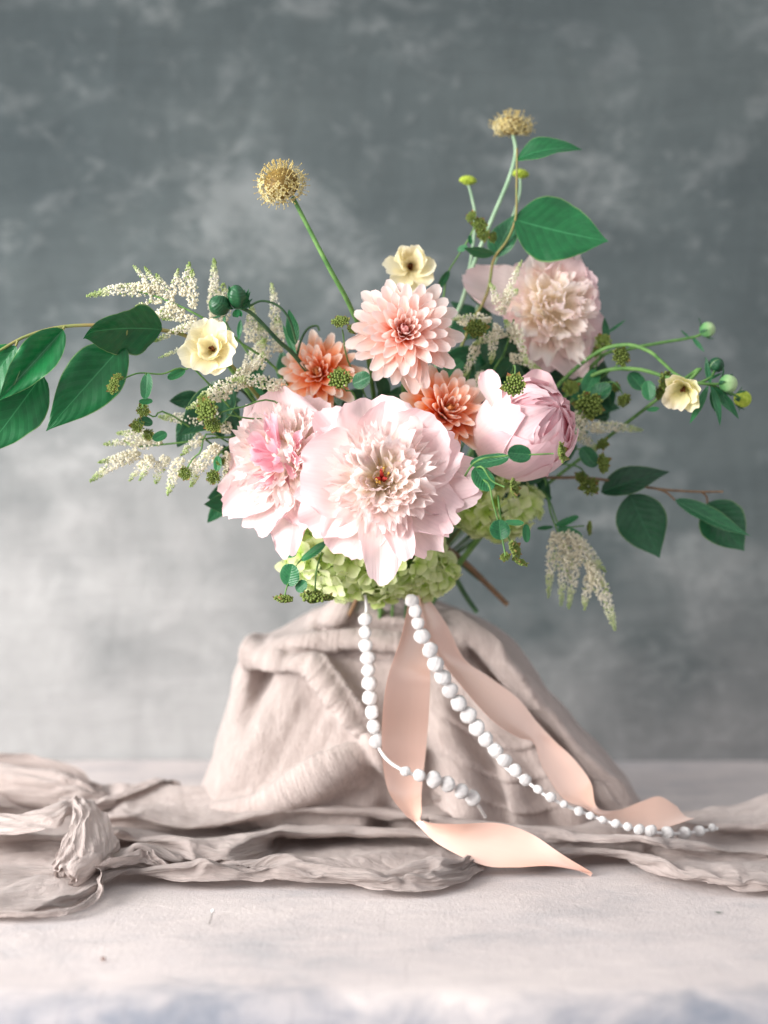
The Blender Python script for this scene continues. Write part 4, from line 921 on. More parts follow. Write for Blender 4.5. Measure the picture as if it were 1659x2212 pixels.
def hydrangea(label, c, rx, ry, rz, n, fr, up=(0, -.3, .2)):
    root = thing("hydrangea", label, "hydrangea", "green hydrangea heads", Matrix.Translation(c))
    link("core", Acc().ball((0, 0, 0), 1, 16, 10, sq=(rx * .72, ry * .72, rz * .72)).mesh("core", M_stem), root)
    for i in range(n):
        f = (i + .5) / n; z = 1 - 2 * f; az = i * 2.39996; q = math.sqrt(1 - z * z); v = Vector((q * math.cos(az), q * math.sin(az), z))
        k = rnd.uniform(.82, 1.06); p = Vector((v.x * rx, v.y * ry, v.z * rz)) * k
        nn = Vector((v.x / rx, v.y / ry, v.z / rz)).normalized() + Vector([rnd.uniform(-.35, .35) for _ in range(3)])
        link("floret", rnd.choice(HYF), root, facing(p, nn, rnd.uniform(0, 6)) @ Matrix.Scale(fr * rnd.uniform(.8, 1.25), 4))
    h = Vector(c); stem_to(root, [h + Vector((0, .01, -rz * .5)), (h + BIND) / 2 + Vector((0, .01, -.03)), BIND + Vector((.005, .0, -.05))], .003, .003, M_stem)
hydrangea("pale green hydrangea head under the front peony, above the draped stand", A(782, 1200, 1.36), .070, .050, .040, 190, .0125)
hydrangea("pale green hydrangea head at the right below the pink globe peony", A(1066, 1092, 1.40), .040, .034, .028, 80, .0125)
hydrangea("yellow green hydrangea cluster hanging directly beside the ribbon knot", A(915, 1232, 1.38), .026, .024, .022, 46, .012)

# ------------------------------------------------------------------ leafy branches
def branch(label, stem, r0, r1, leaves, mstem, mleaf, cat="branch", group=None, name="leafy_branch", twigs=()):
    """stem: (px, py, distance) along the branch; leaves: (base, tip, facing, width ratio, extra)"""
    root = thing(name, label, cat, group, Matrix.Translation(A(*stem[0])))
    stem_to(root, [A(*p) for p in stem], r0, r1, mstem)
    for tw in twigs: stem_to(root, [A(*p) for p in tw], r1 * .6, r1 * .5, mstem, "twig")
    for i, lf in enumerate(leaves):
        b, t, nr, wr = lf[:4]; k = dict(lf[4]) if len(lf) > 4 else {}
        mm = k.pop('m', mleaf)
        leaf_at(root, A(*b), A(*t), nr, wr, m=mm, seed=i * 7 + int(b[0]) % 50, **k)
    return root
# left branch
branch("arching branch with large dark green drooping leaves reaching out of the left edge", [(-60, 792, 1.22), (0, 757, 1.23), (60, 725, 1.24), (140, 705, 1.25), (250, 703, 1.26), (350, 713, 1.28), (430, 742, 1.30), (560, 860, 1.36), (850, 1290, 1.53)], .0011, .0021,
    [((136, 712, 1.245), (-6, 868, 1.215), (.35, -1, .12), .52, dict(fold=.75, bend=.45, wave=.05, nv=30, rim=.14)),
     ((34, 748, 1.235), (-90, 905, 1.22), (.1, -1, .3), .56, dict(fold=.3, bend=.3, wave=.05)),
     ((92, 808, 1.255), (-40, 985, 1.235), (.2, -1, .1), .54, dict(fold=.15, bend=.4, wave=.05)),
     ((350, 712, 1.275), (174, 722, 1.235), (.0, -.72, -.62), .74, dict(fold=.30, bend=.5, wave=.06, nv=30, tipcurl=.35, rim=.16)),
     ((268, 742, 1.275), (100, 931, 1.255), (.25, -1, .0), .50, dict(fold=.25, bend=-.3, wave=.06, nv=30, rim=.12)),
     ((505, 835, 1.32), (384, 942, 1.30), (.1, -1, .2), .55, dict(fold=.25, m=M_leafd))],
    M_twig, M_leaf, group="large leaved branches", twigs=[[(275, 704, 1.262), (273, 722, 1.265), (268, 742, 1.275)], [(38, 736, 1.236), (34, 748, 1.235)], [(140, 705, 1.25), (136, 712, 1.245)]])
# upper right
branch("upright twig with one broad heart shaped green leaf at the upper right", [(1117, 320, 1.37), (1116, 400, 1.37), (1114, 470, 1.37), (1095, 520, 1.375), (1066, 562, 1.38), (1050, 640, 1.39), (980, 800, 1.41), (865, 1290, 1.53)], .0009, .0016,
    [((1110, 474, 1.37), (1314, 521, 1.36), (.05, -1, .25), .74, dict(fold=.12, bend=.25, wave=.03, nv=30)),
     ((1116, 346, 1.37), (1258, 324, 1.36), (-.1, -.72, .55), .50, dict(fold=.35, bend=-.9, wave=.04)),
     ((1068, 556, 1.38), (1113, 462, 1.385), (-.45, -1, .1), .62, dict(fold=.25, bend=.1, m=M_leafb)),
     ((1066, 550, 1.38), (1000, 535, 1.36), (.1, -.45, -.7), .42, dict(fold=.4, bend=.2, m=M_leafb))],
    M_twig, M_leaf, group="large leaved branches")
# right lower
branch("brown twig at the right with dark green oval leaves, one folded pale side out", [(1562, 1062, 1.40), (1500, 1062, 1.40), (1420, 1056, 1.40), (1330, 1040, 1.41), (1220, 1032, 1.42), (1080, 1060, 1.43), (880, 1280, 1.53)], .0009, .0018,
    [((1298, 1064, 1.41), (1447, 1019, 1.40), (.0, -.75, .55), .50, dict(fold=.35, bend=-.3)),
     ((1360, 1068, 1.405), (1425, 1205, 1.40), (.0, -1, .1), .76, dict(fold=.06, bend=.2, m=M_leafd)),
     ((1458, 1080, 1.395), (1622, 1158, 1.38), (-.35, -.55, .75), .32, dict(fold=.45, bend=.3, m=M_leafb)),
     ((1528, 1086, 1.405), (1608, 1190, 1.40), (.1, -1, .1), .85, dict(fold=.2, bend=.3, m=M_leafd))],
    M_bstem, M_leafd, group="large leaved branches", twigs=[[(1420, 1056, 1.40), (1440, 1064, 1.398), (1458, 1080, 1.395)], [(1515, 1062, 1.40), (1526, 1072, 1.403), (1528, 1086, 1.405)]])

# ------------------------------------------------------------------ astilbe
def astilbe(label, stem, plumes, r=.0011, dens=1.0):
    root = thing("astilbe", label, "astilbe", "cream astilbe sprays", Matrix.Translation(A(*stem[0])))
    Mi = root.matrix_basis.inverted()
    stem_to(root, [A(*p) for p in stem], r * .7, r * 1.2, M_stem)
    for (b, t, wd) in plumes:
        b = Mi @ A(*b); t = Mi @ A(*t); L = (t - b).length
        mid = (b + t) / 2 + Vector((rnd.uniform(-.05, .05), rnd.uniform(-.03, .03), .05)) * L
        C = crom([tuple(b), tuple(mid), tuple(t)], 40); ac = Acc(); ac.tube([tuple(c) for c in C[::6]], .0005, .0002, 4, 12, False)
        n = int(L / .00019 * dens * wd / 9); W = wd * S(1.3) * 1.75
        for i in range(n):
            f = rnd.random() ** .9 * .97 + .015; c = C[int(f * 39)]
            rad = W * (0.45 + .55 * min(1, f / .25)) * (1 - f) ** .55 * math.sqrt(rnd.uniform(.15, 1))
            a = rnd.uniform(0, 6.28); T = Vector(C[min(39, int(f * 39) + 1)] - C[max(0, int(f * 39) - 1)]).normalized()
            X = T.orthogonal().normalized(); Y = T.cross(X); p = Vector(c) + (X * math.cos(a) + Y * math.sin(a)) * rad
            q = rnd.uniform(.0008, .0015) * (1.05 - .45 * f); e = [Vector((rnd.gauss(0, 1), rnd.gauss(0, 1), rnd.gauss(0, 1))).normalized() for _ in range(2)]
            z = e[0]; x = z.cross(e[1]).normalized(); y = z.cross(x)
            vv = [p + x * q, p - x * q, p + y * q, p - y * q, p + z * q * 1.3, p - z * q * 1.1]
            g = f if rnd.random() > .12 else min(1, f + .5)
            ac.add([tuple(v) for v in vv], [[0, 2, 4], [2, 1, 4], [1, 3, 4], [3, 0, 4], [2, 0, 5], [1, 2, 5], [3, 1, 5], [0, 3, 5]], [[.5, g]] * 6)
        o = link("plume", ac.mesh("plume", M_ast), root)
d = 1.29
astilbe("cream astilbe spray arching to the far left above the cream ranunculus", [(300, 630, d), (350, 645, d), (430, 682, d), (520, 740, 1.31), (640, 860, 1.36), (850, 1290, 1.53)],
    [((345, 628, d), (184, 640, d), 11), ((330, 640, d), (288, 572, d), 6), ((345, 640, d), (312, 575, d), 6), ((372, 655, d), (335, 590, d), 8), ((395, 640, d), (410, 565, d), 9), ((372, 640, d), (385, 580, d), 7),
     ((415, 668, d), (415, 580, d), 9), ((350, 650, d), (292, 662, d), 6), ((385, 660, d), (306, 700, d), 10), ((400, 672, d), (325, 690, d), 9), ((425, 690, d), (350, 690, d), 7), ((440, 700, d), (372, 716, d), 7), ((330, 628, d), (250, 618, d), 7)])
astilbe("cream astilbe plumes standing upright behind the dark green bud cluster", [(470, 640, 1.33), (500, 720, 1.34), (560, 800, 1.36), (850, 1290, 1.53)],
    [((462, 690, 1.33), (463, 556, 1.33), 10), ((475, 700, 1.33), (482, 610, 1.33), 14), ((592, 715, 1.35), (586, 610, 1.35), 9), ((540, 740, 1.34), (545, 660, 1.34), 12), ((570, 780, 1.345), (560, 690, 1.345), 14), ((535, 800, 1.33), (575, 730, 1.33), 14), ((600, 760, 1.35), (598, 680, 1.35), 12)])
astilbe("cream astilbe plumes lying sideways beneath the left cream ranunculus", [(500, 830, 1.28), (560, 836, 1.30), (640, 880, 1.33), (850, 1290, 1.53)],
    [((620, 838, 1.29), (500, 820, 1.27), 12), ((530, 825, 1.28), (425, 862, 1.265), 12), ((500, 850, 1.28), (400, 885, 1.27), 9), ((555, 800, 1.30), (570, 760, 1.30), 10), ((450, 700, 1.29), (330, 740, 1.28), 7), ((470, 730, 1.30), (340, 775, 1.29), 6), ((540, 790, 1.29), (490, 840, 1.28), 9)])
astilbe("cream astilbe spray with plumes hanging below the leaves at the lower left", [(300, 965, 1.32), (400, 955, 1.32), (480, 945, 1.32), (560, 960, 1.34), (700, 1100, 1.38), (850, 1290, 1.53)],
    [((300, 975, 1.32), (192, 1042, 1.32), 12), ((320, 985, 1.32), (278, 1040, 1.32), 8), ((330, 985, 1.32), (300, 1040, 1.31), 9), ((360, 985, 1.32), (336, 1046, 1.32), 11), ((395, 990, 1.32), (362, 1072, 1.31), 12), ((425, 990, 1.32), (408, 1030, 1.32), 9), ((475, 960, 1.30), (410, 1055, 1.29), 12), ((490, 975, 1.30), (480, 1060, 1.31), 6),
     ((330, 960, 1.32), (222, 960, 1.32), 9), ((350, 955, 1.32), (250, 935, 1.33), 10), ((300, 985, 1.32), (210, 1000, 1.32), 8), ((440, 920, 1.31), (340, 900, 1.31), 11), ((470, 905, 1.31), (420, 880, 1.31), 12), ((440, 940, 1.31), (390, 985, 1.31), 10), ((500, 930, 1.32), (450, 910, 1.31), 10)])
astilbe("cream astilbe spray hanging straight down at the lower right below the twig leaves", [(1205, 1150, 1.38), (1190, 1110, 1.39), (1170, 1060, 1.40), (1080, 1060, 1.42), (880, 1280, 1.53)],
    [((1200, 1150, 1.38), (1184, 1295, 1.38), 11), ((1218, 1165, 1.38), (1212, 1312, 1.38), 11), ((1245, 1180, 1.38), (1228, 1318, 1.38), 12), ((1222, 1150, 1.38), (1310, 1238, 1.38), 11), ((1265, 1215, 1.38), (1312, 1275, 1.38), 10), ((1272, 1220, 1.38), (1330, 1365, 1.375), 14), ((1275, 1240, 1.38), (1262, 1320, 1.38), 10), ((1240, 1160, 1.38), (1290, 1240, 1.38), 13), ((1210, 1150, 1.38), (1240, 1230, 1.38), 9)])
astilbe("cream astilbe plume pointing right beside the pink globe peony", [(1270, 935, 1.39), (1230, 920, 1.40), (1150, 960, 1.42), (880, 1280, 1.53)],
    [((1270, 925, 1.39), (1392, 930, 1.39), 11), ((1262, 905, 1.39), (1238, 960, 1.385), 12), ((1250, 940, 1.39), (1290, 975, 1.39), 9), ((1240, 900, 1.39), (1290, 890, 1.39), 8)])
astilbe("cream astilbe spray in the gap between the pink dahlia and the pale peony", [(1110, 690, 1.35), (1090, 760, 1.37), (1040, 860, 1.40), (870, 1290, 1.53)],
    [((1085, 680, 1.345), (1128, 560, 1.335), 8), ((1080, 670, 1.34), (1058, 610, 1.335), 9), ((1090, 650, 1.34), (1120, 625, 1.335), 9), ((1060, 690, 1.345), (980, 690, 1.34), 9), ((1075, 700, 1.345), (1060, 790, 1.34), 10), ((1110, 700, 1.35), (1140, 790, 1.34), 9), ((1090, 720, 1.35), (1020, 745, 1.35), 10),
     ((1100, 770, 1.36), (1170, 800, 1.35), 9), ((1030, 740, 1.36), (1000, 820, 1.36), 9), ((1040, 800, 1.37), (1030, 880, 1.36), 8), ((1120, 740, 1.36), (1090, 690, 1.345), 11), ((1010, 700, 1.36), (960, 680, 1.36), 8)])

# ------------------------------------------------------------------ bupleurum sprigs
def umbel_meshes(seed):
    rr = random.Random(seed); ac = Acc()
    for i in range(44):
        f = (i + .5) / 44; az = i * 2.39996; q = math.sqrt(f) * .78
        c = (q * math.cos(az), q * math.sin(az), .42 - .30 * q * q + rr.uniform(-.06, .06)); ac.ball(c, .105 * rr.uniform(.7, 1.25), 6, 4)
        ac.tube([(c[0] * .3, c[1] * .3, 0), c], .03, .03, 4, 3, False)
    fl = ac.mesh("florets", M_bup); return fl
UMB = [umbel_meshes(i) for i in range(3)]
UBR = [petal("bract", M_bract, 1, .62, 6, 7, base=.5, p=.42, narrow=.92, tip=.05, roll=.5, a0=0, a1=R(20 + 30 * k), seed=520 + k) for k in (0, 1)]
def sprig(label, umbels, stems, leaves=(), group="bupleurum sprigs", r=.00065):
    """umbels: (px, py, d, facing, radius)"""
    u0 = umbels[0] if umbels else stems[0][0]
    root = thing("bupleurum", label, "bupleurum", group, Matrix.Translation(A(*u0[:3]))); Mi = root.matrix_basis.inverted()
    for i, (px, py, d, nr, rad) in enumerate(umbels):
        k = rad * S(d) * 1.05; M = Mi @ facing(A(px, py, d), Vector(nr), rnd.uniform(0, 6))
        c = link("umbel", UMB[i % 3], root, M @ Matrix.Scale(k, 4))
        for j in range(6):
            a = 6.283 * j / 6 + rnd.uniform(-.2, .2); e = Vector((math.cos(a), math.sin(a), 0)); el = R(rnd.uniform(-5, 30))
            y = e * math.cos(el) + Vector((0, 0, 1)) * math.sin(el); z = -e * math.sin(el) + Vector((0, 0, 1)) * math.cos(el)
            b = Matrix((y.cross(z), y, z)).transposed().to_4x4() @ Matrix.Scale(rnd.uniform(.75, 1.05), 4); b.translation = e * .12
            link("bract", rnd.choice(UBR), c, b)
    for st in stems: stem_to(root, [A(*p) for p in st], r, r * 1.4, M_stem if len(st[0]) < 4 else M_twig)
    for i, (b, t, nr, wr) in enumerate(leaves): leaf_at(root, A(*b), A(*t), nr, wr, m=M_leafb, seed=i + int(b[0]), shape='round', fold=.25, bend=.3, wave=.02)
    return root
C_ = (0, -1, .15); UP = (.1, -.35, 1)
sprig("green bupleurum umbel just left of the topmost pink dahlia", [(737, 700, 1.30, (-.1, -.7, .7), 24), (760, 712, 1.32, (.2, -1, .3), 13)], [[(740, 712, 1.305), (752, 780, 1.33), (800, 900, 1.38), (855, 1290, 1.53)]])
sprig("flat topped bright green bupleurum umbel in front of the left orange dahlia", [(735, 822, 1.27, (-.1, -.9, .45), 31)], [[(742, 838, 1.275), (780, 900, 1.32), (855, 1290, 1.53)]], [((762, 830, 1.30), (800, 812, 1.29), (0, -1, .2), .8)])
sprig("round green bupleurum umbel in the dark gap right of the topmost dahlia", [(1028, 712, 1.34, C_, 27)], [[(1030, 730, 1.35), (1010, 820, 1.38), (870, 1290, 1.53)]], [((1000, 780, 1.37), (960, 810, 1.36), (0, -1, .3), .7)])
sprig("brownish green bupleurum umbel resting against the top of the pink globe peony", [(1111, 836, 1.235, (-.1, -1, .3), 30)], [[(1112, 826, 1.245), (1110, 790, 1.31), (1080, 860, 1.38), (870, 1290, 1.53)]])
sprig("bupleurum sprig with two umbels beside the lower right of the pale peony", [(1338, 772, 1.37, (.4, -1, .2), 27), (1302, 742, 1.38, (0, -1, .4), 24), (1288, 758, 1.39, (.2, -.8, -.4), 15)], [[(1338, 785, 1.375), (1280, 830, 1.39), (1150, 920, 1.41), (870, 1290, 1.53)], [(1302, 752, 1.385), (1285, 800, 1.39), (1280, 830, 1.39)]], [((1290, 800, 1.38), (1262, 850, 1.37), (.1, -1, .1), .6)])
sprig("bupleurum sprig with large reddish umbels right of the pink globe peony", [(1268, 878, 1.36, (.2, -1, .15), 38), (1232, 840, 1.37, (0, -1, .4), 22), (1345, 862, 1.37, (.3, -.8, -.5), 20), (1330, 838, 1.38, (.2, -1, .2), 13)], [[(1268, 890, 1.37), (1220, 920, 1.40), (870, 1290, 1.53)], [(1345, 850, 1.375), (1320, 825, 1.38), (1250, 850, 1.395), (1200, 900, 1.41)]],
      [((1260, 870, 1.37), (1320, 832, 1.365), (0, -.7, .6), .7), ((1360, 805, 1.37), (1390, 842, 1.365), (.2, -1, .2), .8), ((1230, 835, 1.38), (1262, 858, 1.37), (0, -1, .1), .8)])
sprig("bupleurum umbel hanging on the thick arching stem at the far right", [(1432, 822, 1.355, (.6, -.8, -.2), 24), (1424, 846, 1.36, (.3, -1, -.4), 20)], [[(1430, 810, 1.36), (1360, 800, 1.37), (1250, 850, 1.395), (870, 1290, 1.53)]], [((1398, 822, 1.355), (1404, 865, 1.35), (-.3, -1, 0), .7)])
sprig("small green bupleurum umbel hanging from the big leaf at the far left", [(250, 836, 1.245, (-.6, -.8, .2), 22), (255, 818, 1.25, (-.4, -.8, .5), 15)], [[(262, 820, 1.25), (300, 806, 1.26), (350, 808, 1.27), (400, 797, 1.28), (470, 850, 1.30), (850, 1290, 1.53)], [(316, 806, 1.262), (312, 850, 1.265), (308, 880, 1.27)]],
      [((318, 806, 1.262), (314, 862, 1.255), (-.3, -1, .1), .5), ((330, 866, 1.265), (300, 868, 1.262), (0, -.8, .5), .6), ((400, 798, 1.28), (362, 818, 1.275), (0, -1, .2), .5)])
sprig("pair of small bupleurum umbels at the left under the cream ranunculus", [(310, 886, 1.28, (-.1, -1, -.1), 18), (300, 920, 1.29, (-.3, -1, .0), 20), (322, 938, 1.295, (0, -1, -.3), 17)], [[(308, 880, 1.285), (330, 900, 1.29), (420, 930, 1.31), (850, 1290, 1.53)]], [((330, 915, 1.29), (300, 905, 1.285), (0, -1, .3), .7), ((360, 935, 1.29), (330, 950, 1.285), (0, -1, .3), .7)])
sprig("large reddish bupleurum umbel left of the blush peonies on a yellow stem", [(452, 890, 1.25, (-.5, -.8, .25), 33), (462, 916, 1.255, (-.1, -.9, -.3), 22), (440, 868, 1.26, (-.5, -.7, .5), 16)], [[(478, 890, 1.255), (520, 880, 1.26), (602, 872, 1.29), (700, 1000, 1.36), (855, 1290, 1.53)], [(463, 910, 1.26), (478, 890, 1.255)], [(490, 895, 1.26), (540, 904, 1.27), (600, 905, 1.30)]])
sprig("two little bupleurum umbels among the hanging plumes at the lower left", [(402, 1022, 1.285, (-.2, -1, -.1), 19), (462, 1030, 1.28, (0, -1, -.2), 20), (476, 998, 1.285, (.3, -1, .3), 13)], [[(402, 1014, 1.29), (430, 980, 1.30), (500, 960, 1.33), (855, 1290, 1.53)], [(464, 1020, 1.285), (470, 985, 1.29), (500, 960, 1.33)]], [((468, 1018, 1.285), (472, 985, 1.28), (-.3, -1, 0), .6)])
sprig("bupleurum sprig in front of the front peony's right edge, umbels seen side on", [(1103, 1055, 1.20, (.9, -.35, .15), 27), (1206, 978, 1.205, (.95, -.3, .1), 27)], [[(1090, 1052, 1.20), (1062, 1038, 1.205), (1035, 1008, 1.215), (1000, 1060, 1.30), (870, 1290, 1.53)], [(1196, 980, 1.205), (1150, 982, 1.205), (1080, 986, 1.21), (1022, 1002, 1.22), (980, 1080, 1.31)]],
      [((1148, 982, 1.205), (1096, 978, 1.20), (.0, -1, .1), .75), ((1100, 988, 1.235), (1015, 1002, 1.24), (0, -.8, .6), .45), ((1025, 1010, 1.225), (1062, 1060, 1.22), (.2, -1, .2), .75)])
sprig("long thin bupleurum sprig dangling below right of the front peony", [(1106, 1190, 1.20, (.75, -.5, .35), 26), (1120, 1218, 1.215, (.4, -.3, .8), 22), (1092, 1205, 1.21, (-.2, -.8, .5), 14)], [[(1092, 1200, 1.205), (1082, 1150, 1.205), (1066, 1090, 1.205), (1050, 1040, 1.21), (1010, 1070, 1.30), (870, 1290, 1.53)], [(1112, 1212, 1.212), (1100, 1165, 1.21), (1082, 1120, 1.208), (1076, 1070, 1.205)]],
      [((1082, 1166, 1.205), (1078, 1122, 1.20), (-.2, -1, .1), 1.0), ((1090, 1128, 1.23), (1132, 1130, 1.23), (0, -.5, .8), .6), ((1138, 1172, 1.23), (1136, 1132, 1.23), (.4, -1, 0), .5)])
sprig("bupleurum sprig hanging at the lower left in front of the hydrangea", [(612, 1300, 1.27, UP, 25), (678, 1298, 1.275, UP, 36), (705, 1296, 1.28, UP, 20)], [[(614, 1292, 1.272), (622, 1262, 1.275), (650, 1210, 1.30), (720, 1180, 1.35), (855, 1290, 1.53)], [(680, 1290, 1.278), (684, 1230, 1.285), (700, 1180, 1.33)]],
      [((622, 1266, 1.275), (632, 1218, 1.27), (-.3, -1, .2), .95), ((640, 1276, 1.275), (662, 1256, 1.27), (0, -1, .3), .8), ((650, 1210, 1.30), (706, 1172, 1.29), (0, -.7, .7), .4), ((640, 1190, 1.31), (598, 1165, 1.30), (-.1, -1, .2), .8), ((600, 1180, 1.31), (640, 1200, 1.30), (0, -.8, .4), .6)])
sprig("bupleurum sprig right of the pink globe peony with its umbels near the brown twig", [(1296, 1002, 1.37, (.7, -.6, .1), 26), (1272, 1050, 1.38, (.2, -1, 0), 26), (1256, 1030, 1.39, (-.1, -.8, -.3), 17), (1300, 958, 1.38, (.2, -.8, -.2), 16)], [[(1290, 1000, 1.375), (1262, 980, 1.385), (1200, 1000, 1.41), (880, 1285, 1.53)], [(1270, 1042, 1.385), (1252, 1010, 1.39), (1200, 1000, 1.41)]],
      [((1256, 966, 1.375), (1288, 1008, 1.37), (-.2, -1, .2), .7)])
sprig("dark brownish bupleurum seed sprig rising left of the heart shaped leaf", [(1020, 470, 1.37, (-.5, -.7, .3), 16), (1036, 488, 1.37, (.1, -1, .2), 20), (1044, 506, 1.37, (0, -1, -.2), 19), (1062, 512, 1.372, (.5, -.9, -.2), 14)], [[(1030, 480, 1.372), (1010, 520, 1.375), (985, 560, 1.38), (965, 600, 1.39), (950, 700, 1.41), (866, 1290, 1.53)]],
      [((988, 540, 1.376), (1010, 533, 1.37), (0, -1, .2), .6), ((1018, 528, 1.374), (1014, 508, 1.37), (0, -1, .2), .5), ((948, 622, 1.39), (970, 585, 1.385), (.4, -1, .1), .4)])
sprig("drooping leafy tip behind the lower right hydrangea, above the hanging astilbe", [(1268, 1140, 1.39, (.9, -.3, 0), 19)], [[(1262, 1136, 1.39), (1210, 1135, 1.392), (1185, 1080, 1.40), (1140, 1040, 1.41), (880, 1285, 1.53)]],
      [((1200, 1136, 1.39), (1250, 1115, 1.39), (0, -.6, .7), .4), ((1205, 1140, 1.388), (1256, 1160, 1.38), (.1, -.9, .5), .5), ((1195, 1138, 1.39), (1160, 1142, 1.39), (0, -.6, .7), .4), ((1190, 1080, 1.40), (1172, 1060, 1.40), (0, -1, 0), .6)])

# ------------------------------------------------------------------ buds
def bud(root, c, nr, rad, mb=None, sep=True, long=1.0):
    Mi = root.matrix_basis.inverted(); d = c[2]; r = rad * S(d)
    M = Mi @ facing(A(*c), Vector(nr), rnd.uniform(0, 6)); th = np.linspace(0, 2 * np.pi, 24, endpoint=False); ph = np.linspace(.03, np.pi - .03, 12)
    q = 1 + .07 * np.cos(th * 6)[None] * np.sin(ph)[:, None]
    P = np.stack([q * np.sin(ph)[:, None] * np.cos(th), q * np.sin(ph)[:, None] * np.sin(th), long * np.cos(ph)[:, None] + 0 * th], -1)
    U = np.stack([np.tile(th / 6.28, (12, 1)), np.tile(((1 + np.cos(ph)) / 2)[:, None], (1, 24))], -1)
    b = link("bud", Acc().grid(P * r, True, U).mesh("bud", mb or M_budg), root, M)
    if sep:
        for i in range(6): put_petal(b, "sepal", SEP[i % 2], 6.283 * i / 6, R(rnd.uniform(20, 62)), r * .75, -r * .75 * long, r * rnd.uniform(1.1, 1.6))
    return b
SEP = [petal("sepal", M_calyx, 1, .38, 6, 8, base=.5, p=.35, narrow=.92, tip=.05, roll=.6, a0=R(5), a1=R(40 - 90 * k), seed=540 + k) for k in (0, 1)]
def straps(root, L):
    for i, (b, t, nr, wr, k) in enumerate(L): leaf_at(root, A(*b), A(*t), nr, wr, m=M_leafb, shape='lance', seed=i, quilt=0, **k)
t = thing("ranunculus_bud_stem", "thick green arching stem at the far right carrying striped green buds", "bud stem", "bud stems", Matrix.Translation(A(1575, 828, 1.33)))
stem_to(t, [A(*p) for p in [(1570, 830, 1.33), (1510, 828, 1.33), (1465, 812, 1.34), (1430, 782, 1.345), (1400, 758, 1.35), (1345, 745, 1.36), (1270, 775, 1.38), (1150, 900, 1.41), (870, 1290, 1.53)]], .0013, .0021, M_stem)
stem_to(t, [A(*p) for p in [(1490, 828, 1.332), (1440, 815, 1.35), (1380, 798, 1.36), (1310, 800, 1.37), (1240, 830, 1.39)]], .0016, .0020, M_stem)
stem_to(t, [A(*p) for p in [(1548, 792, 1.34), (1535, 815, 1.335), (1510, 828, 1.33)]], .0011, .0013, M_stem)
stem_to(t, [A(*p) for p in [(1602, 862, 1.35), (1580, 850, 1.34), (1530, 830, 1.33)]], .0011, .0013, M_stem)
bud(t, (1573, 829, 1.328), (.75, -.62, .1), 20); bud(t, (1548, 788, 1.34), (.4, -.5, .7), 16, M_calyx); bud(t, (1604, 862, 1.355), (.9, -.3, -.1), 19, M_lime)
straps(t, [((1530, 832, 1.33), (1490, 915, 1.32), (-.3, -1, 0), .18, dict(bend=.6)), ((1535, 832, 1.33), (1555, 920, 1.32), (.3, -1, 0), .20, dict(bend=-.7)), ((1540, 835, 1.33), (1580, 890, 1.33), (.3, -1, .2), .25, dict(bend=.5)),
           ((1535, 830, 1.33), (1525, 770, 1.34), (0, -1, .3), .2, dict(bend=.6)), ((1545, 836, 1.33), (1596, 905, 1.34), (.2, -1, 0), .22, dict(bend=-.4)), ((1500, 828, 1.33), (1500, 875, 1.32), (0, -1, 0), .3, dict(bend=.3)),
           ((1540, 838, 1.335), (1545, 890, 1.34), (0, -1, 0), .35, dict(bend=.5)), ((1425, 882, 1.34), (1395, 886, 1.34), (0, -1, .3), .4, dict(bend=.2)), ((1520, 820, 1.34), (1560, 805, 1.34), (0, -.5, .8), .3, dict(bend=.6))])
t = thing("ranunculus_bud_stem", "single small round green bud on a slim stem right of the pale peony", "bud stem", "bud stems", Matrix.Translation(A(1527, 712, 1.39)))
stem_to(t, [A(*p) for p in [(1524, 714, 1.39), (1500, 728, 1.39), (1420, 742, 1.39), (1345, 760, 1.395), (1250, 820, 1.40), (870, 1290, 1.53)]], .0012, .002, M_stem)
bud(t, (1528, 712, 1.388), (.8, -.5, .25), 17)
straps(t, [((1495, 728, 1.39), (1522, 760, 1.385), (0, -1, .1), .25, dict(bend=.4)), ((1490, 730, 1.39), (1470, 712, 1.39), (0, -1, .4), .2, dict(bend=.5)), ((1310, 720, 1.39), (1352, 690, 1.39), (0, -1, .3), .14, dict(bend=.6)), ((1312, 740, 1.39), (1305, 685, 1.39), (0, -1, .3), .3, dict(bend=.3))])
t = thing("ranunculus_bud_stem", "dark green bud cluster with pointed sepals on a slanting stem, upper left", "bud stem", "bud stems", Matrix.Translation(A(500, 650, 1.29)))
stem_to(t, [A(*p) for p in [(505, 660, 1.29), (545, 678, 1.295), (600, 735, 1.31), (650, 785, 1.33), (760, 950, 1.38), (855, 1290, 1.53)]], .0015, .0026, M_dstem)
stem_to(t, [A(*p) for p in [(538, 662, 1.29), (565, 650, 1.29), (600, 660, 1.295), (625, 690, 1.30), (640, 740, 1.31)]], .001, .0011, M_dstem)
stem_to(t, [A(*p) for p in [(690, 715, 1.33), (684, 704, 1.33), (665, 710, 1.33), (650, 735, 1.33), (640, 775, 1.335)]], .0009, .0013, M_dstem)
bud(t, (474, 660, 1.285), (-.7, -.6, .3), 22, M_calyx, True, 1.1); b = bud(t, (512, 642, 1.285), (-.1, -.6, .8), 20, M_calyx, True, 1.4)
for i in range(12):
    a = rnd.uniform(0, 6.28); straps(t, [((512 + 8 * math.cos(a), 668, 1.285), (512 + 34 * math.cos(a), 648 + 38 * math.sin(a), 1.28 + .012 * math.cos(a * 2)), (rnd.uniform(-.4, .4), -1, rnd.uniform(-.2, .6)), .22, dict(bend=.5))])
straps(t, [((638, 745, 1.32), (624, 668, 1.31), (-.25, -1, .1), .38, dict(bend=.25)), ((520, 690, 1.29), (515, 735, 1.285), (0, -1, 0), .25, dict(bend=.3)), ((640, 770, 1.33), (610, 700, 1.33), (-.3, -1, .2), .2, dict(bend=.3)), ((540, 668, 1.29), (530, 630, 1.285), (0, -1, .2), .2, dict(bend=.2))])

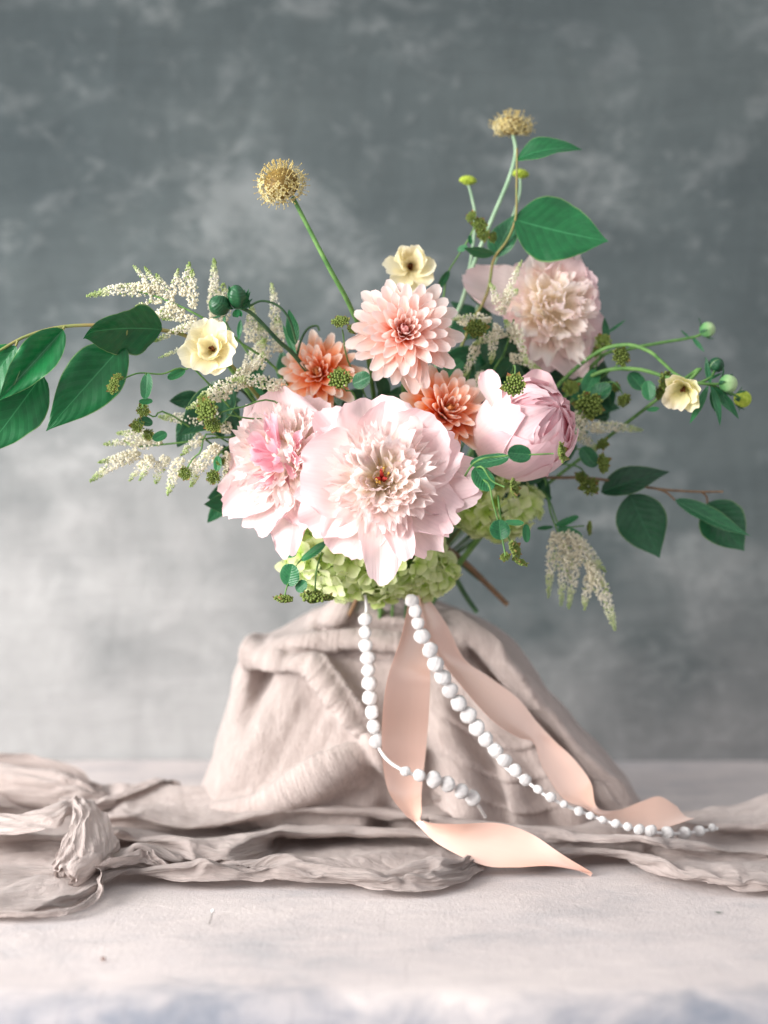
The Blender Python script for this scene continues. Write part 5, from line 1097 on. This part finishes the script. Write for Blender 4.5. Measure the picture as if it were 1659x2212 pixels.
# ------------------------------------------------------------------ dark filler sprigs between the blooms
def filler(label, pts, n, spread, L, d, m=None, up=True):
    c = pts[0]; root = thing("foliage_sprig", label, "foliage", "dark filler sprigs", Matrix.Translation(A(c[0], c[1], d)))
    stem_to(root, [A(p[0], p[1], d + .012 + .01 * i) for i, p in enumerate(pts)] + [A(860, 1290, 1.53)], .001, .0016, M_dstem)
    P = crom([(p[0], p[1], 0) for p in pts], n)
    for i in range(n):
        a = rnd.uniform(0, 6.28); l = L * rnd.uniform(.7, 1.25); b = (P[i][0] + rnd.uniform(-spread, spread) * .4, P[i][1] + rnd.uniform(-spread, spread) * .4, d + rnd.uniform(0, .03))
        leaf_at(root, A(*b), A(b[0] + l * math.cos(a), b[1] + l * math.sin(a), b[2] + rnd.uniform(-.02, .01)), (rnd.uniform(-.5, .5), -1, rnd.uniform(-.3, .6)), rnd.uniform(.4, .62), m=m or M_leafd, seed=i + int(c[0]), shape='lance', fold=.2, bend=.3, nu=9, nv=14)
filler("dark leaves packed in the gap right of the topmost dahlia", [(1060, 690), (1050, 790), (1000, 880)], 24, 60, 90, 1.39)
filler("dark leaves behind the pale upper right peony's lower edge", [(1240, 800), (1180, 830), (1120, 800)], 21, 60, 100, 1.415)
filler("dark leaves between the left orange dahlia and the peonies", [(790, 860), (830, 880), (800, 900)], 13, 50, 70, 1.37)
filler("dark leaves under the left cream ranunculus near the hanging plumes", [(400, 880), (450, 870), (530, 850)], 16, 50, 80, 1.335)
filler("dark leaves filling the space beneath the pink globe peony", [(1040, 1010), (1120, 1040), (1180, 1010)], 13, 50, 80, 1.375)
filler("dark leaves between the globe peony and the right bupleurum", [(1300, 810), (1240, 860), (1200, 900)], 18, 46, 84, 1.42)
filler("broad dark leaves behind the blush peony facing left", [(505, 1050), (540, 1090), (560, 1000)], 9, 24, 100, 1.345)
filler("dark leaves tucked between topmost dahlia and slanting bud stem", [(640, 850), (590, 860), (690, 900)], 13, 44, 84, 1.375)
filler("blue green leaves around the back of the hydrangea", [(680, 1170), (760, 1180), (930, 1190)], 15, 40, 70, 1.40, M_leafb)

# ------------------------------------------------------------------ cut stems behind the knot
def cut_stem(label, pts, r0, r1, m):
    root = thing("cut_stem", label, "stem", "cut flower stems", Matrix.Translation(A(*pts[-1]))); stem_to(root, [A(*p) for p in pts], r0, r1, m); return root
cut_stem("thick brown woody stem end sticking out to the lower right", [(930, 1160, 1.44), (1000, 1212, 1.46), (1050, 1260, 1.47), (1096, 1306, 1.475)], .0034, .0026, M_bstem)
cut_stem("slim dark green stem end sticking out beside the brown one", [(920, 1150, 1.44), (970, 1225, 1.455), (1005, 1285, 1.46), (1030, 1322, 1.465)], .0030, .0024, M_dstem)
cut_stem("short brown stem end lying behind the thick brown one", [(920, 1150, 1.46), (985, 1205, 1.48), (1040, 1250, 1.49)], .0042, .0036, M_dstem)
for x, lb in ((762, "brown stem stub leaning left at the neck of the draped stand"), (822, "pale green stem going down into the neck beside the left trim"), (848, "thin green stem going down into the neck of the stand"), (878, "dark leaf like stem beside the ribbon knot")):
    cut_stem(lb, [(x + (30 if x < 800 else 4), 1240, 1.43), (x + (6 if x < 800 else 1), 1300, 1.44), (x - (18 if x < 800 else 2), 1350, 1.47)], .0022 if x != 848 else .0014, .0020 if x != 848 else .0014, {762: M_bstem, 822: M_stem, 848: M_stem, 878: M_dstem}[x])

# ------------------------------------------------------------------ small things on the table
tbl = lambda px, row, z=0.0: Vector(table_pt(np.float64(px), np.float64(row), np.float64(z)))
p0 = tbl(452, 1996, .001); p1 = tbl(460, 1970, .002)
pin = thing("dressmaker_pin", "steel pin with a round white head lying on the table in front", "pin", None, Matrix.Translation(p0))
M_steel = plain_mat("steel", '#55504c', '#7a7470', 50, 0.35); 
link("shaft", Acc().tube([(0, 0, 0), tuple(p1 - p0)], .00035, .0004, 6, 4).mesh("shaft", M_steel), pin)
link("head", Acc().ball(p1 - p0 + Vector((0, 0, .0009)), .0016, 10, 6).mesh("head", M_white), pin)
q = tbl(1551, 1969, .0012)
o = leaf_mesh(.0075, .0030, .2, .8, seed=3, shape='lance', m=M_leafd, mname="leaf_scrap", nu=7, nv=9)
o = link("leaf_scrap", o, None, Matrix.Translation(q + Vector((-.0035, 0, 0))) @ Matrix.Rotation(R(-95), 4, 'Z')); tag(o, "tiny dark green leaf scrap lying on the table at the right", "leaf scrap")
o = link("crumb", Acc().ball((0, 0, 0), .0016, 8, 5, sq=(1.2, 1, .7)).mesh("crumb", M_brown), None, Matrix.Translation(tbl(223, 2071, .001))); tag(o, "tiny dark crumb lying on the table at the lower left", "crumb")
